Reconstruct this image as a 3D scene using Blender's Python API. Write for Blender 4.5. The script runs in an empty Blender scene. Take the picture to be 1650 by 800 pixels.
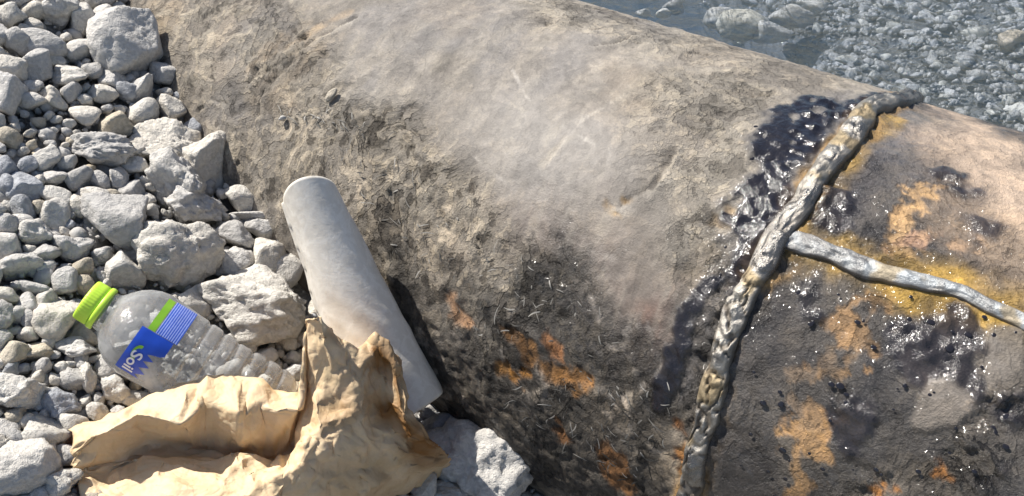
import bpy, bmesh, math, random
import numpy as np
from mathutils import Vector, Matrix, Euler

random.seed(7)
scene = bpy.context.scene
COL = scene.collection

# ------------------------------------------------------------------ camera, sky, sun, exposure
EYE = np.array([0.0, 0.0, 0.76])
FPX = 1400.0
PITCH = math.radians(39.16)
cam_d = bpy.data.cameras.new('camera')
cam = bpy.data.objects.new('camera', cam_d)
COL.objects.link(cam)
cam.location = EYE
cam.rotation_euler = (math.radians(90) - PITCH, 0, 0)
cam_d.sensor_width = 36
cam_d.lens = 36 * FPX / 1650
cam_d.clip_start = 0.02
cam_d.clip_end = 2000
scene.camera = cam

SUN_EL, SUN_AZ = math.radians(53), math.radians(150)
sun_dir = Vector((math.cos(SUN_EL) * math.cos(SUN_AZ), math.cos(SUN_EL) * math.sin(SUN_AZ), math.sin(SUN_EL)))
world = bpy.data.worlds.new('World')
scene.world = world
world.use_nodes = True
wn = world.node_tree
sky = wn.nodes.new('ShaderNodeTexSky')
sky.sky_type = 'NISHITA'
sky.sun_disc = False
sky.sun_elevation = SUN_EL
sky.sun_rotation = math.radians(90) - SUN_AZ
sky.air_density = 1.0
sky.dust_density = 1.6
wn.links.new(sky.outputs[0], wn.nodes['Background'].inputs['Color'])
wn.nodes['Background'].inputs['Strength'].default_value = 0.08
sun_d = bpy.data.lights.new('sun', 'SUN')
sun_d.energy = 5.0
sun_d.angle = math.radians(0.5)
sun_d.color = (1.0, 0.955, 0.88)
sun = bpy.data.objects.new('sun', sun_d)
COL.objects.link(sun)
sun.rotation_euler = sun_dir.to_track_quat('Z', 'Y').to_euler()
scene.view_settings.view_transform = 'Standard'
scene.view_settings.look = 'None'
scene.view_settings.exposure = 0.66
scene.view_settings.gamma = 1
scene.cycles.transparent_max_bounces = 16
scene.cycles.max_bounces = 8

# ------------------------------------------------------------------ geometry of the place
R = 0.25
AX = np.array([-0.8027, 0.5963, 0.0]); AX /= np.linalg.norm(AX)        # along the pipe, away from us
NN = np.cross([0, 0, 1.0], AX)                                          # horizontal, out of the near side
PC = np.array([1.2267, 2.2946, -2.4214]) * R + EYE                      # pipe centre at the girth weld
_c, _s = math.cos(PITCH), math.sin(PITCH)
BANK_Z, BANK_G, BANK_P = -0.044, 0.521, 0.15


def ray(px, py):
    vx, vy = (px - 825) / FPX, -(py - 400) / FPX
    r = np.array([vx, _c + vy * _s, -_s + vy * _c])
    return r / np.linalg.norm(r)


def project(X):
    X = np.asarray(X, float) - EYE
    z = X[..., 1] * _c - X[..., 2] * _s
    y = X[..., 1] * _s + X[..., 2] * _c
    return np.stack([825 + FPX * X[..., 0] / z, 400 - FPX * y / z], -1)


def pipe_hit(px, py, rad=R):
    """where the sight line through a photo point meets the pipe: (s along the axis, arc length, point, distance)"""
    r = ray(px, py); o = EYE - PC
    rp = r - AX * (r @ AX); op = o - AX * (o @ AX)
    a = rp @ rp; b = 2 * rp @ op; c = op @ op - rad ** 2
    D = max(b * b - 4 * a * c, 0)
    t = (-b - math.sqrt(D)) / (2 * a)
    X = EYE + r * t; q = X - PC
    return q @ AX, math.atan2(q[2], q @ NN) * R, X, t


def pipe_point(s, arc, rad=R):
    a = np.asarray(arc) / R
    s = np.asarray(s)
    return PC + s[..., None] * AX + (np.cos(a) * rad)[..., None] * NN + (np.sin(a) * rad)[..., None] * np.array([0, 0, 1.0])


def on_bank(px, py, h=0.0):
    r = ray(px, py)
    den = r[2] - BANK_G * (r @ AX) - BANK_P * (r @ NN)
    o = EYE - PC
    num = BANK_Z + h - EYE[2] + BANK_G * (o @ AX) + BANK_P * (o @ NN) - BANK_P * R
    return EYE + r * (num / den)


def smooth(e0, e1, x):
    t = np.clip((x - e0) / (e1 - e0), 0, 1)
    return t * t * (3 - 2 * t)


def bank_height(x, y):
    qx, qy = x - PC[0], y - PC[1]
    s = qx * AX[0] + qy * AX[1]
    n = qx * NN[0] + qy * NN[1]
    z = BANK_Z + BANK_G * s + BANK_P * (n - R)
    z = 0.02 + np.logaddexp(0, (z - 0.02) * 40) / 40
    return 0.9 - np.logaddexp(0, (0.9 - z) * 6) / 6, s, n


POOLS = [(1000, 8, 0.30, 0.17, -1.2), (1120, 50, 0.16, 0.08, -0.9), (1215, 72, 0.11, 0.06, -0.7)]


def flat_hit(px, py, z):
    r = ray(px, py)
    return EYE + r * ((z - EYE[2]) / r[2])


POOL_PTS = [(flat_hit(p[0], p[1], -0.12), p) for p in POOLS]


def ground_height(x, y):
    zb, s, n = bank_height(x, y)
    bed = -0.10 + 0.02 * np.sin(x * 3.1 + 1) * np.cos(y * 2.3)
    for q, (_, _, rx, ry, dz) in POOL_PTS:
        u = ((x - q[0]) * AX[0] + (y - q[1]) * AX[1]) / rx
        v = ((x - q[0]) * NN[0] + (y - q[1]) * NN[1]) / ry
        bed = bed + (dz - bed) * np.exp(-(u * u + v * v) ** 1.5)
    k = smooth(-0.16, 0.06, n)
    return bed * (1 - k) + zb * k


# ------------------------------------------------------------------ noise (numpy)
def _h(ix, iy, iz, seed):
    n = (ix.astype(np.int64) * 374761393 + iy.astype(np.int64) * 668265263 + iz.astype(np.int64) * 2147483647 + seed * 1274126177) & 0xFFFFFFFF
    n = ((n ^ (n >> 13)) * 1274126177) & 0xFFFFFFFF
    n = ((n ^ (n >> 16)) * 2246822519) & 0xFFFFFFFF
    n = n ^ (n >> 15)
    return n.astype(np.float64) / 4294967295.0


def vnoise3(p, seed=0):
    i = np.floor(p); f = p - i; u = f * f * f * (f * (f * 6 - 15) + 10)
    i = i.astype(np.int64)
    r = 0
    for dx in (0, 1):
        for dy in (0, 1):
            for dz in (0, 1):
                w = (u[:, 0] if dx else 1 - u[:, 0]) * (u[:, 1] if dy else 1 - u[:, 1]) * (u[:, 2] if dz else 1 - u[:, 2])
                r = r + w * _h(i[:, 0] + dx, i[:, 1] + dy, i[:, 2] + dz, seed)
    return r * 2 - 1


def vnoise2(x, y, seed=0):
    ix, iy = np.floor(x), np.floor(y)
    fx, fy = x - ix, y - iy
    ux = fx * fx * fx * (fx * (fx * 6 - 15) + 10); uy = fy * fy * fy * (fy * (fy * 6 - 15) + 10)
    ix = ix.astype(np.int64); iy = iy.astype(np.int64); z = np.zeros_like(ix)
    a = _h(ix, iy, z, seed); b = _h(ix + 1, iy, z, seed); c = _h(ix, iy + 1, z, seed); d = _h(ix + 1, iy + 1, z, seed)
    return ((a * (1 - ux) + b * ux) * (1 - uy) + (c * (1 - ux) + d * ux) * uy) * 2 - 1


def rot2(x, y, a):
    c, s = math.cos(a), math.sin(a)
    return x * c + y * s, -x * s + y * c


def fbm2(x, y, sc, oct=4, seed=0, gain=0.5):
    r, amp, tot = 0, 1, 0
    x = x / sc; y = y / sc
    for k in range(oct):
        r = r + amp * vnoise2(x + 17.3 * k, y - 9.1 * k, seed + k)
        tot += amp; amp *= gain
        x, y = rot2(x * 2.03, y * 2.03, 0.6)
    return r / tot * 1.6


def ridge2(x, y, sc, oct=4, seed=0):
    r, amp, tot = 0, 1, 0
    x = x / sc; y = y / sc
    for k in range(oct):
        r = r + amp * (1 - np.abs(vnoise2(x, y, seed + k)) * 1.6)
        tot += amp; amp *= 0.55
        x, y = rot2(x * 2.1, y * 2.1, 0.9)
    return r / tot


def fbm3(p, sc, oct=4, seed=0, gain=0.5):
    r, amp, tot = 0, 1, 0
    p = p / sc
    for k in range(oct):
        r = r + amp * vnoise3(p + k * 13.7, seed + k)
        tot += amp; amp *= gain; p = p * 2.05
    return r / tot * 1.6


def facet2(x, y, sc, seed=0):
    """piecewise linear noise on a triangle lattice: flat facets meeting in sharp creases"""
    x = x / sc; y = y / sc
    sk = (x + y) * 0.366
    i, j = np.floor(x + sk), np.floor(y + sk)
    fx, fy = x + sk - i, y + sk - j
    i = i.astype(np.int64); j = j.astype(np.int64); z = np.zeros_like(i)
    a = _h(i, j, z, seed); d = _h(i + 1, j + 1, z, seed)
    b = np.where(fx > fy, _h(i + 1, j, z, seed), _h(i, j + 1, z, seed))
    hi, lo = np.maximum(fx, fy), np.minimum(fx, fy)
    return (a * (1 - hi) + b * (hi - lo) + d * lo) * 2 - 1


def voronoi2(x, y, sc, seed=0):
    """distance to nearest and second nearest feature point, and the cell's random value"""
    x = x / sc; y = y / sc
    ix, iy = np.floor(x).astype(np.int64), np.floor(y).astype(np.int64)
    f1 = np.full(x.shape, 9.0); f2 = np.full(x.shape, 9.0); cid = np.zeros(x.shape)
    z = np.zeros_like(ix)
    for dx in (-1, 0, 1):
        for dy in (-1, 0, 1):
            cx, cy = ix + dx, iy + dy
            d = np.hypot(cx + _h(cx, cy, z, seed) - x, cy + _h(cx, cy, z, seed + 1) - y)
            nr = d < f1
            f2 = np.where(nr, f1, np.minimum(f2, d))
            cid = np.where(nr, _h(cx, cy, z, seed + 2), cid)
            f1 = np.where(nr, d, f1)
    return f1, f2, cid


# ------------------------------------------------------------------ object helpers
def tag(o, label=None, cat=None, group=None, kind=None):
    if label: o['label'] = label
    if cat: o['category'] = cat
    if group: o['group'] = group
    if kind: o['kind'] = kind
    return o


def link(o, parent=None):
    COL.objects.link(o)
    if parent is not None:
        o.parent = parent
    return o


def empty(name, loc=(0, 0, 0)):
    o = bpy.data.objects.new(name, None)
    o.location = loc
    o.empty_display_size = 0.05
    return link(o)


def mesh_np(name, verts, faces, mat=None, smooth_shade=True, attrs=None):
    """verts (n,3); faces (m,3) or (m,4)"""
    me = bpy.data.meshes.new(name)
    verts = np.ascontiguousarray(verts, np.float32); faces = np.ascontiguousarray(faces, np.int32)
    k = faces.shape[1]
    me.vertices.add(len(verts)); me.vertices.foreach_set('co', verts.ravel())
    me.loops.add(faces.size); me.loops.foreach_set('vertex_index', faces.ravel())
    me.polygons.add(len(faces))
    me.polygons.foreach_set('loop_start', np.arange(0, faces.size, k, dtype=np.int32))
    me.polygons.foreach_set('use_smooth', np.full(len(faces), smooth_shade))
    me.update(calc_edges=True)
    for an, av in (attrs or {}).items():
        av = np.ascontiguousarray(av, np.float32)
        if av.ndim == 2:
            at = me.attributes.new(an, 'FLOAT_COLOR', 'POINT')
            at.data.foreach_set('color', np.concatenate([av, np.ones((len(av), 1), np.float32)], 1).ravel())
        else:
            at = me.attributes.new(an, 'FLOAT', 'POINT'); at.data.foreach_set('value', av)
    if mat: me.materials.append(mat)
    me.validate()
    return me


def obj_np(name, verts, faces, mat, parent=None, smooth_shade=True, attrs=None, base=None):
    base = np.array(base if base is not None else (0, 0, 0), float)
    o = bpy.data.objects.new(name, mesh_np(name, np.asarray(verts) - base, faces, mat, smooth_shade, attrs))
    link(o)
    if parent is not None:
        o.parent = parent
        o.matrix_parent_inverse = Matrix.Translation(-Vector(parent.location))
    o.location = base
    return o


def grid_faces(nu, nv, wrap_v=False):
    i = np.arange(nu - 1)[:, None]; j = np.arange(nv if wrap_v else nv - 1)[None, :]
    j2 = (j + 1) % nv
    return np.stack([i * nv + j + 0 * i, (i + 1) * nv + j, (i + 1) * nv + j2, i * nv + j2 + 0 * i], -1).reshape(-1, 4)


def icosphere(level):
    bm = bmesh.new()
    bmesh.ops.create_icosphere(bm, subdivisions=level, radius=1)
    bm.verts.ensure_lookup_table()
    v = np.array([x.co[:] for x in bm.verts]); f = np.array([[w.index for w in x.verts] for x in bm.faces])
    bm.free()
    v /= np.linalg.norm(v, axis=1)[:, None]
    return v, f


ICO = {k: icosphere(k) for k in (1, 2, 3, 4, 5)}

# ------------------------------------------------------------------ materials
def new_mat(name):
    m = bpy.data.materials.new(name)
    m.use_nodes = True
    nt = m.node_tree
    b = nt.nodes['Principled BSDF']
    return m, nt, b


def node(nt, t, **kw):
    n = nt.nodes.new(t)
    for k, v in kw.items():
        if k in n.inputs: n.inputs[k].default_value = v
        else: setattr(n, k, v)
    return n


def noise_node(nt, co, scale, detail=4, rough=0.55, dist=0):
    n = node(nt, 'ShaderNodeTexNoise')
    n.inputs['Scale'].default_value = scale; n.inputs['Detail'].default_value = detail
    n.inputs['Roughness'].default_value = rough; n.inputs['Distortion'].default_value = dist
    nt.links.new(co, n.inputs['Vector'])
    return n


def ramp(nt, fac, stops):
    r = node(nt, 'ShaderNodeValToRGB')
    e = r.color_ramp.elements
    while len(e) < len(stops): e.new(0.5)
    for k, (p, c) in enumerate(stops):
        e[k].position = p; e[k].color = (*c, 1) if len(c) == 3 else c
    nt.links.new(fac, r.inputs[0])
    return r


def mixrgb(nt, fac, a, b, mode='MIX'):
    m = node(nt, 'ShaderNodeMix', data_type='RGBA', blend_type=mode)
    for sock, val in ((m.inputs['Factor'], fac), (m.inputs['A'] if False else m.inputs[6], a), (m.inputs[7], b)):
        if hasattr(val, 'is_linked'): nt.links.new(val, sock)
        elif isinstance(val, (int, float)): sock.default_value = val
        else: sock.default_value = (*val, 1)
    return m.outputs[2]


def math_node(nt, op, a, b=0.0):
    m = node(nt, 'ShaderNodeMath', operation=op)
    for k, v in enumerate((a, b)):
        if hasattr(v, 'is_linked'): nt.links.new(v, m.inputs[k])
        else: m.inputs[k].default_value = v
    return m.outputs[0]


def bump(nt, bsdf, height, strength, dist):
    b = node(nt, 'ShaderNodeBump')
    b.inputs['Strength'].default_value = strength if not hasattr(strength, 'is_linked') else 1
    if hasattr(strength, 'is_linked'): nt.links.new(strength, b.inputs['Strength'])
    b.inputs['Distance'].default_value = dist
    nt.links.new(height, b.inputs['Height'])
    nt.links.new(b.outputs[0], bsdf.inputs['Normal'])


def stone_material(name, dark, light, warm, wet=False):
    bs = 0.3 if wet else 0.3 if name == 'grit' else 0.8
    m, nt, b = new_mat(name)
    tc = node(nt, 'ShaderNodeTexCoord')
    geo = node(nt, 'ShaderNodeNewGeometry')
    info = node(nt, 'ShaderNodeObjectInfo')
    co = geo.outputs['Position']
    n1 = noise_node(nt, co, 38, 6, 0.62)
    n2 = noise_node(nt, co, 260, 4, 0.6)
    n3 = noise_node(nt, co, 900, 2, 0.5)
    col = ramp(nt, n1.outputs['Fac'], [(0.3, dark), (0.62, light)]).outputs[0]
    col = mixrgb(nt, ramp(nt, n2.outputs['Fac'], [(0.42, (0, 0, 0)), (0.7, (1, 1, 1))]).outputs[0], col, tuple(min(1, c * 1.18) for c in light))
    # each stone its own tone
    tone = ramp(nt, info.outputs['Random'], [(0.0, (0.78, 0.78, 0.785)), (0.35, (0.95, 0.95, 0.96)), (0.7, (1.04, 1.02, 0.98)), (1.0, warm)])
    col = mixrgb(nt, 1.0, col, tone.outputs[0], 'MULTIPLY')
    isl = node(nt, 'ShaderNodeMapRange'); isl.inputs[3].default_value = 0.78; isl.inputs[4].default_value = 1.14
    nt.links.new(geo.outputs['Random Per Island'], isl.inputs[0])
    hs = node(nt, 'ShaderNodeHueSaturation'); nt.links.new(isl.outputs[0], hs.inputs['Value']); nt.links.new(col, hs.inputs['Color'])
    nt.links.new(hs.outputs[0], b.inputs['Base Color'])
    b.inputs['Roughness'].default_value = 0.88 if not wet else 0.5
    b.inputs['Specular IOR Level'].default_value = 0.25
    h = math_node(nt, 'ADD', math_node(nt, 'MULTIPLY', n2.outputs['Fac'], 1.0), math_node(nt, 'MULTIPLY', n3.outputs['Fac'], 0.35))
    bump(nt, b, math_node(nt, 'ADD', h, math_node(nt, 'MULTIPLY', noise_node(nt, co, 110, 8, 0.7).outputs['Fac'], 1.6)), bs, 0.0034)
    return m


M_STONE = stone_material('limestone', (0.38, 0.366, 0.345), (0.515, 0.497, 0.468), (1.06, 1.02, 0.95))
M_STONE_WARM = stone_material('warm_limestone', (0.36, 0.32, 0.25), (0.48, 0.43, 0.35), (1.05, 1.0, 0.92))
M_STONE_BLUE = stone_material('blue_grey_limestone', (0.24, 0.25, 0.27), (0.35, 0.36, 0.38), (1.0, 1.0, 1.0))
M_GRAVEL = stone_material('grit', (0.37, 0.357, 0.337), (0.51, 0.493, 0.465), (1.0, 1.0, 1.0))
M_WET = stone_material('submerged_stone', (0.30, 0.30, 0.275), (0.48, 0.475, 0.44), (1.05, 1.03, 0.95), wet=True)

m, nt, b = new_mat('ground_grit')
geo = node(nt, 'ShaderNodeNewGeometry')
n1 = noise_node(nt, geo.outputs['Position'], 30, 6, 0.65); n2 = noise_node(nt, geo.outputs['Position'], 330, 4, 0.65)
col = ramp(nt, n1.outputs['Fac'], [(0.3, (0.21, 0.203, 0.193)), (0.7, (0.33, 0.32, 0.302))]).outputs[0]
col = mixrgb(nt, ramp(nt, n2.outputs['Fac'], [(0.4, (0, 0, 0)), (0.7, (1, 1, 1))]).outputs[0], col, (0.33, 0.32, 0.30))
abed = node(nt, 'ShaderNodeAttribute', attribute_name='bed')
col = mixrgb(nt, abed.outputs['Fac'], col, ramp(nt, n2.outputs['Fac'], [(0.35, (0.16, 0.16, 0.145)), (0.7, (0.36, 0.355, 0.32))]).outputs[0])
nt.links.new(col, b.inputs['Base Color']); b.inputs['Roughness'].default_value = 0.95
bump(nt, b, n2.outputs['Fac'], 0.9, 0.006)
M_GROUND = m

# water: clear surface with Fresnel mirror, tinted body
m, nt, b = new_mat('clear_water')
nt.nodes.remove(b)
out = nt.nodes['Material Output']
geo = node(nt, 'ShaderNodeNewGeometry')
wv = noise_node(nt, geo.outputs['Position'], 22, 5, 0.6, 0.8)
bp = node(nt, 'ShaderNodeBump'); bp.inputs['Strength'].default_value = 1.0; bp.inputs['Distance'].default_value = 0.022
nt.links.new(wv.outputs['Fac'], bp.inputs['Height'])
tr = node(nt, 'ShaderNodeBsdfTransparent'); gl = node(nt, 'ShaderNodeBsdfGlossy'); gl.inputs['Roughness'].default_value = 0.03
nt.links.new(bp.outputs[0], gl.inputs['Normal'])
fr = node(nt, 'ShaderNodeFresnel'); fr.inputs['IOR'].default_value = 1.33
nt.links.new(bp.outputs[0], fr.inputs['Normal'])
mx = node(nt, 'ShaderNodeMixShader')
nt.links.new(fr.outputs[0], mx.inputs[0]); nt.links.new(tr.outputs[0], mx.inputs[1]); nt.links.new(gl.outputs[0], mx.inputs[2])
nt.links.new(mx.outputs[0], out.inputs['Surface'])
va = node(nt, 'ShaderNodeVolumeAbsorption'); va.inputs['Color'].default_value = (0.17, 0.43, 0.82, 1); va.inputs['Density'].default_value = 1.5
vs = node(nt, 'ShaderNodeVolumeScatter'); vs.inputs['Color'].default_value = (0.47, 0.66, 0.74, 1); vs.inputs['Density'].default_value = 0.9; vs.inputs['Anisotropy'].default_value = 0.2
vad = node(nt, 'ShaderNodeAddShader'); nt.links.new(va.outputs[0], vad.inputs[0]); nt.links.new(vs.outputs[0], vad.inputs[1])
nt.links.new(vad.outputs[0], out.inputs['Volume'])
M_WATER = m


def attr_material(name, bump_dist=0.0022, spec=0.35, fine=520, metallic_attr=False, flakes=False):
    """colour, gloss and relief come from per-vertex material masks; noise adds the grain"""
    m, nt, b = new_mat(name)
    geo = node(nt, 'ShaderNodeNewGeometry')
    ac = node(nt, 'ShaderNodeAttribute', attribute_name='col')
    ar = node(nt, 'ShaderNodeAttribute', attribute_name='rough')
    ag = node(nt, 'ShaderNodeAttribute', attribute_name='grain')
    n1 = noise_node(nt, geo.outputs['Position'], fine, 5, 0.7)
    n2 = noise_node(nt, geo.outputs['Position'], 75, 6, 0.65, 0.4)
    v = math_node(nt, 'ADD', math_node(nt, 'MULTIPLY', n1.outputs['Fac'], 0.75), math_node(nt, 'MULTIPLY', n2.outputs['Fac'], 0.75))
    mr = node(nt, 'ShaderNodeMapRange'); mr.inputs[1].default_value = 0.45; mr.inputs[2].default_value = 1.05
    mr.inputs[3].default_value = 0.66; mr.inputs[4].default_value = 1.36
    nt.links.new(v, mr.inputs[0])
    hs = node(nt, 'ShaderNodeHueSaturation'); nt.links.new(mr.outputs[0], hs.inputs['Value']); nt.links.new(ac.outputs['Color'], hs.inputs['Color'])
    base_out = hs.outputs[0]
    extra = None
    if flakes:
        af = node(nt, 'ShaderNodeAttribute', attribute_name='flake')
        st = node(nt, 'ShaderNodeMapping'); st.inputs['Rotation'].default_value = (0.3, 0.5, 0.6); st.inputs['Scale'].default_value = (1.0, 1.0, 0.55)
        nt.links.new(geo.outputs['Position'], st.inputs['Vector'])
        lay = noise_node(nt, st.outputs[0], 18, 9, 0.58, 0.5)
        lay2 = noise_node(nt, st.outputs[0], 52, 8, 0.6, 0.3)
        hgt = ramp(nt, lay.outputs['Fac'], [(0.36, (0, 0, 0)), (0.375, (0.28, 0.28, 0.28)), (0.45, (0.32, 0.32, 0.32)), (0.462, (0.6, 0.6, 0.6)), (0.53, (0.62, 0.62, 0.62)), (0.54, (0.85, 0.85, 0.85)), (0.61, (0.88, 0.88, 0.88)), (0.62, (1, 1, 1))]).outputs[0]
        hgt2 = ramp(nt, lay2.outputs['Fac'], [(0.40, (0, 0, 0)), (0.42, (0.45, 0.45, 0.45)), (0.52, (0.5, 0.5, 0.5)), (0.535, (0.9, 0.9, 0.9)), (0.64, (1, 1, 1))]).outputs[0]
        mot = ramp(nt, lay.outputs['Fac'], [(0.355, (0.45, 0.44, 0.43)), (0.372, (0.22, 0.21, 0.2)), (0.385, (0.9, 0.89, 0.87)), (0.45, (0.78, 0.77, 0.75)), (0.46, (0.4, 0.39, 0.37)), (0.472, (1.2, 1.17, 1.1)), (0.53, (1.0, 0.99, 0.97)), (0.545, (1.5, 1.45, 1.35)), (0.62, (1.12, 1.1, 1.06)), (0.64, (1.7, 1.62, 1.5))]).outputs[0]
        mot2 = ramp(nt, lay2.outputs['Fac'], [(0.39, (0.42, 0.41, 0.4)), (0.43, (0.95, 0.94, 0.92)), (0.53, (0.92, 0.92, 0.92)), (0.55, (1.35, 1.3, 1.2)), (0.66, (1.15, 1.13, 1.1))]).outputs[0]
        pat = mixrgb(nt, 1.0, mot, mot2, 'MULTIPLY')
        base_out = mixrgb(nt, af.outputs['Fac'], base_out, mixrgb(nt, 1.0, base_out, pat, 'MULTIPLY'))
        extra = math_node(nt, 'MULTIPLY', af.outputs['Fac'], math_node(nt, 'ADD', math_node(nt, 'MULTIPLY', hgt, 2.4), math_node(nt, 'MULTIPLY', hgt2, 1.1)))
    nt.links.new(base_out, b.inputs['Base Color'])
    rr = math_node(nt, 'ADD', ar.outputs['Fac'], math_node(nt, 'MULTIPLY', math_node(nt, 'SUBTRACT', n1.outputs['Fac'], 0.5), 0.35))
    nt.links.new(rr, b.inputs['Roughness'])
    b.inputs['Specular IOR Level'].default_value = spec
    if metallic_attr:
        am = node(nt, 'ShaderNodeAttribute', attribute_name='metal'); nt.links.new(am.outputs['Fac'], b.inputs['Metallic'])
    h = math_node(nt, 'ADD', n1.outputs['Fac'], math_node(nt, 'MULTIPLY', n2.outputs['Fac'], 0.6))
    if flakes:
        ao = node(nt, 'ShaderNodeAttribute', attribute_name='oil')
        nc = noise_node(nt, geo.outputs['Position'], 270, 2.0, 0.5, 0.3)
        bc = node(nt, 'ShaderNodeBump'); bc.inputs['Strength'].default_value = 1.0; bc.inputs['Distance'].default_value = 0.0014
        nt.links.new(nc.outputs['Fac'], bc.inputs['Height']); nt.links.new(bc.outputs[0], b.inputs['Coat Normal'])
        nt.links.new(ao.outputs['Fac'], b.inputs['Coat Weight']); b.inputs['Coat Roughness'].default_value = 0.09; b.inputs['Coat IOR'].default_value = 1.36
    if extra is not None: h = math_node(nt, 'ADD', h, extra)
    bump(nt, b, h, ag.outputs['Fac'], bump_dist)
    return m


M_PIPE = attr_material('coated_pipe', 0.0022, spec=0.28, flakes=True)
M_WELD = attr_material('weld_metal', 0.0012, 0.6, 700, True)

m, nt, b = new_mat('glossy_tar')
b.inputs['Base Color'].default_value = (0.012, 0.011, 0.014, 1); b.inputs['Roughness'].default_value = 0.12; b.inputs['Specular IOR Level'].default_value = 0.6
M_TAR = m

# ------------------------------------------------------------------ ground sheet and water
def stretch(lo, hi, step, far, grow=1.35):
    a = list(np.arange(lo, hi + step / 2, step))
    d = step
    while a[-1] < far: d *= grow; a.append(a[-1] + d)
    d = step; pre = []
    x = a[0]
    while x > -far: d *= grow; x -= d; pre.append(x)
    return np.array(pre[::-1] + a)


gx = stretch(-0.95, 1.9, 0.008, 400); gy = stretch(0.1, 3.0, 0.008, 400)
GX, GY = np.meshgrid(gx, gy, indexing='ij')
fx, fy = GX.ravel(), GY.ravel()
gz = ground_height(fx, fy)
near = np.exp(-((fx / 3) ** 2 + ((fy - 1) / 3) ** 2))
gz = gz + near * (0.010 * fbm2(fx, fy, 0.09, 3, 5) + 0.005 * fbm2(fx, fy, 0.02, 3, 9)) - 0.012
o = obj_np('ground', np.stack([fx, fy, gz], 1), grid_faces(len(gx), len(gy)), M_GROUND, None, True, {'bed': smooth(0.0, -0.06, gz)})
tag(o, 'dark grey grit and river bed under the stones', kind='structure')

bm = bmesh.new()
bmesh.ops.create_cube(bm, size=1)
for v in bm.verts:
    v.co = Vector((v.co.x * 700, v.co.y * 700, 0.0 if v.co.z > 0 else -3.0))
me = bpy.data.meshes.new('water'); bm.to_mesh(me); bm.free(); me.materials.append(M_WATER)
o = link(bpy.data.objects.new('water', me)); tag(o, 'clear shallow water over a stony bed behind the pipe', kind='structure')

# ------------------------------------------------------------------ the pipe
ring_px = [(1452, 163), (1401, 176), (1383, 206), (1355, 232), (1332, 259), (1309, 292), (1290, 333), (1272, 357), (1249, 389), (1235, 426), (1207, 472), (1186, 507),
           (1166, 555), (1151, 603), (1138, 647), (1133, 691), (1124, 730), (1116, 791)]
rh = np.array([pipe_hit(*p)[:2] for p in ring_px])
order = np.argsort(rh[:, 1]); rs, ra = rh[order, 0], rh[order, 1]
AMAX = math.pi * R
ring_poly = np.polyfit(ra, rs, 3)


def ring_s(arc):
    arc = np.asarray(arc, float)
    lo, hi = ra[0], ra[-1]
    mid = np.interp(arc, ra, rs)
    k = np.ones(3) / 3
    end_lo = rs[0] + (lo - arc) * 0.05
    w = smooth(hi, math.pi * R, arc)
    end_hi = rs[-1] * (1 - w) + (rs[0] + 0.03) * w
    return np.where(arc < lo, end_lo, np.where(arc > hi, end_hi, mid))


def poly_sdf(x, y, pts):
    """signed distance to a polygon, negative inside"""
    n = len(pts); d = np.full(x.shape, 1e9); inside = np.zeros(x.shape, bool)
    for i in range(n):
        ax, ay = pts[i]; bx, by = pts[(i + 1) % n]
        ex, ey = bx - ax, by - ay
        t = np.clip(((x - ax) * ex + (y - ay) * ey) / (ex * ex + ey * ey + 1e-12), 0, 1)
        d = np.minimum(d, (x - ax - ex * t) ** 2 + (y - ay - ey * t) ** 2)
        cond = ((ay > y) != (by > y)) & (x < (bx - ax) * (y - ay) / (by - ay + 1e-12) + ax)
        inside ^= cond
    d = np.sqrt(d)
    return np.where(inside, -d, d)


def line_dist(x, y, pts):
    d = np.full(x.shape, 1e9)
    for (ax, ay), (bx, by) in zip(pts[:-1], pts[1:]):
        ex, ey = bx - ax, by - ay
        t = np.clip(((x - ax) * ex + (y - ay) * ey) / (ex * ex + ey * ey + 1e-12), 0, 1)
        d = np.minimum(d, (x - ax - ex * t) ** 2 + (y - ay - ey * t) ** 2)
    return np.sqrt(d)


def sa(pxs):
    return [pipe_hit(*p)[:2] for p in pxs]


def mask(x, y, pxs, soft, wob=0.0, wsc=0.02, seed=0):
    pts = sa(pxs)
    px_, py_ = [p[0] for p in pts], [p[1] for p in pts]
    pad = soft + wob * 2 + 0.01
    sel = (x > min(px_) - pad) & (x < max(px_) + pad) & (y > min(py_) - pad) & (y < max(py_) + pad)
    r = np.zeros(x.shape)
    if sel.any():
        xs, ys = x[sel], y[sel]
        d = poly_sdf(xs, ys, pts)
        if wob: d = d + wob * fbm2(xs, ys, wsc, 4, seed + 100)
        r[sel] = smooth(soft, -soft, d)
    return r


def lmask(x, y, pxs, width, soft=0.3, wob=0.0, wsc=0.02, seed=0):
    pts = sa(pxs)
    px_, py_ = [p[0] for p in pts], [p[1] for p in pts]
    pad = width * 2 + wob * 2
    sel = (x > min(px_) - pad) & (x < max(px_) + pad) & (y > min(py_) - pad) & (y < max(py_) + pad)
    r = np.zeros(x.shape)
    if sel.any():
        xs, ys = x[sel], y[sel]
        d = line_dist(xs, ys, pts)
        if wob: d = d + wob * fbm2(xs, ys, wsc, 3, seed + 100)
        r[sel] = smooth(width * (1 + soft), width * (1 - soft), d)
    return r


SEAM_PX = [(1266, 384), (1300, 393), (1344, 410), (1387, 432), (1427, 445), (1475, 456), (1514, 466), (1553, 476), (1597, 498), (1649, 517)]


def lerp(a, b, t):
    return a + (np.array(b) - a) * t[:, None]


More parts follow.
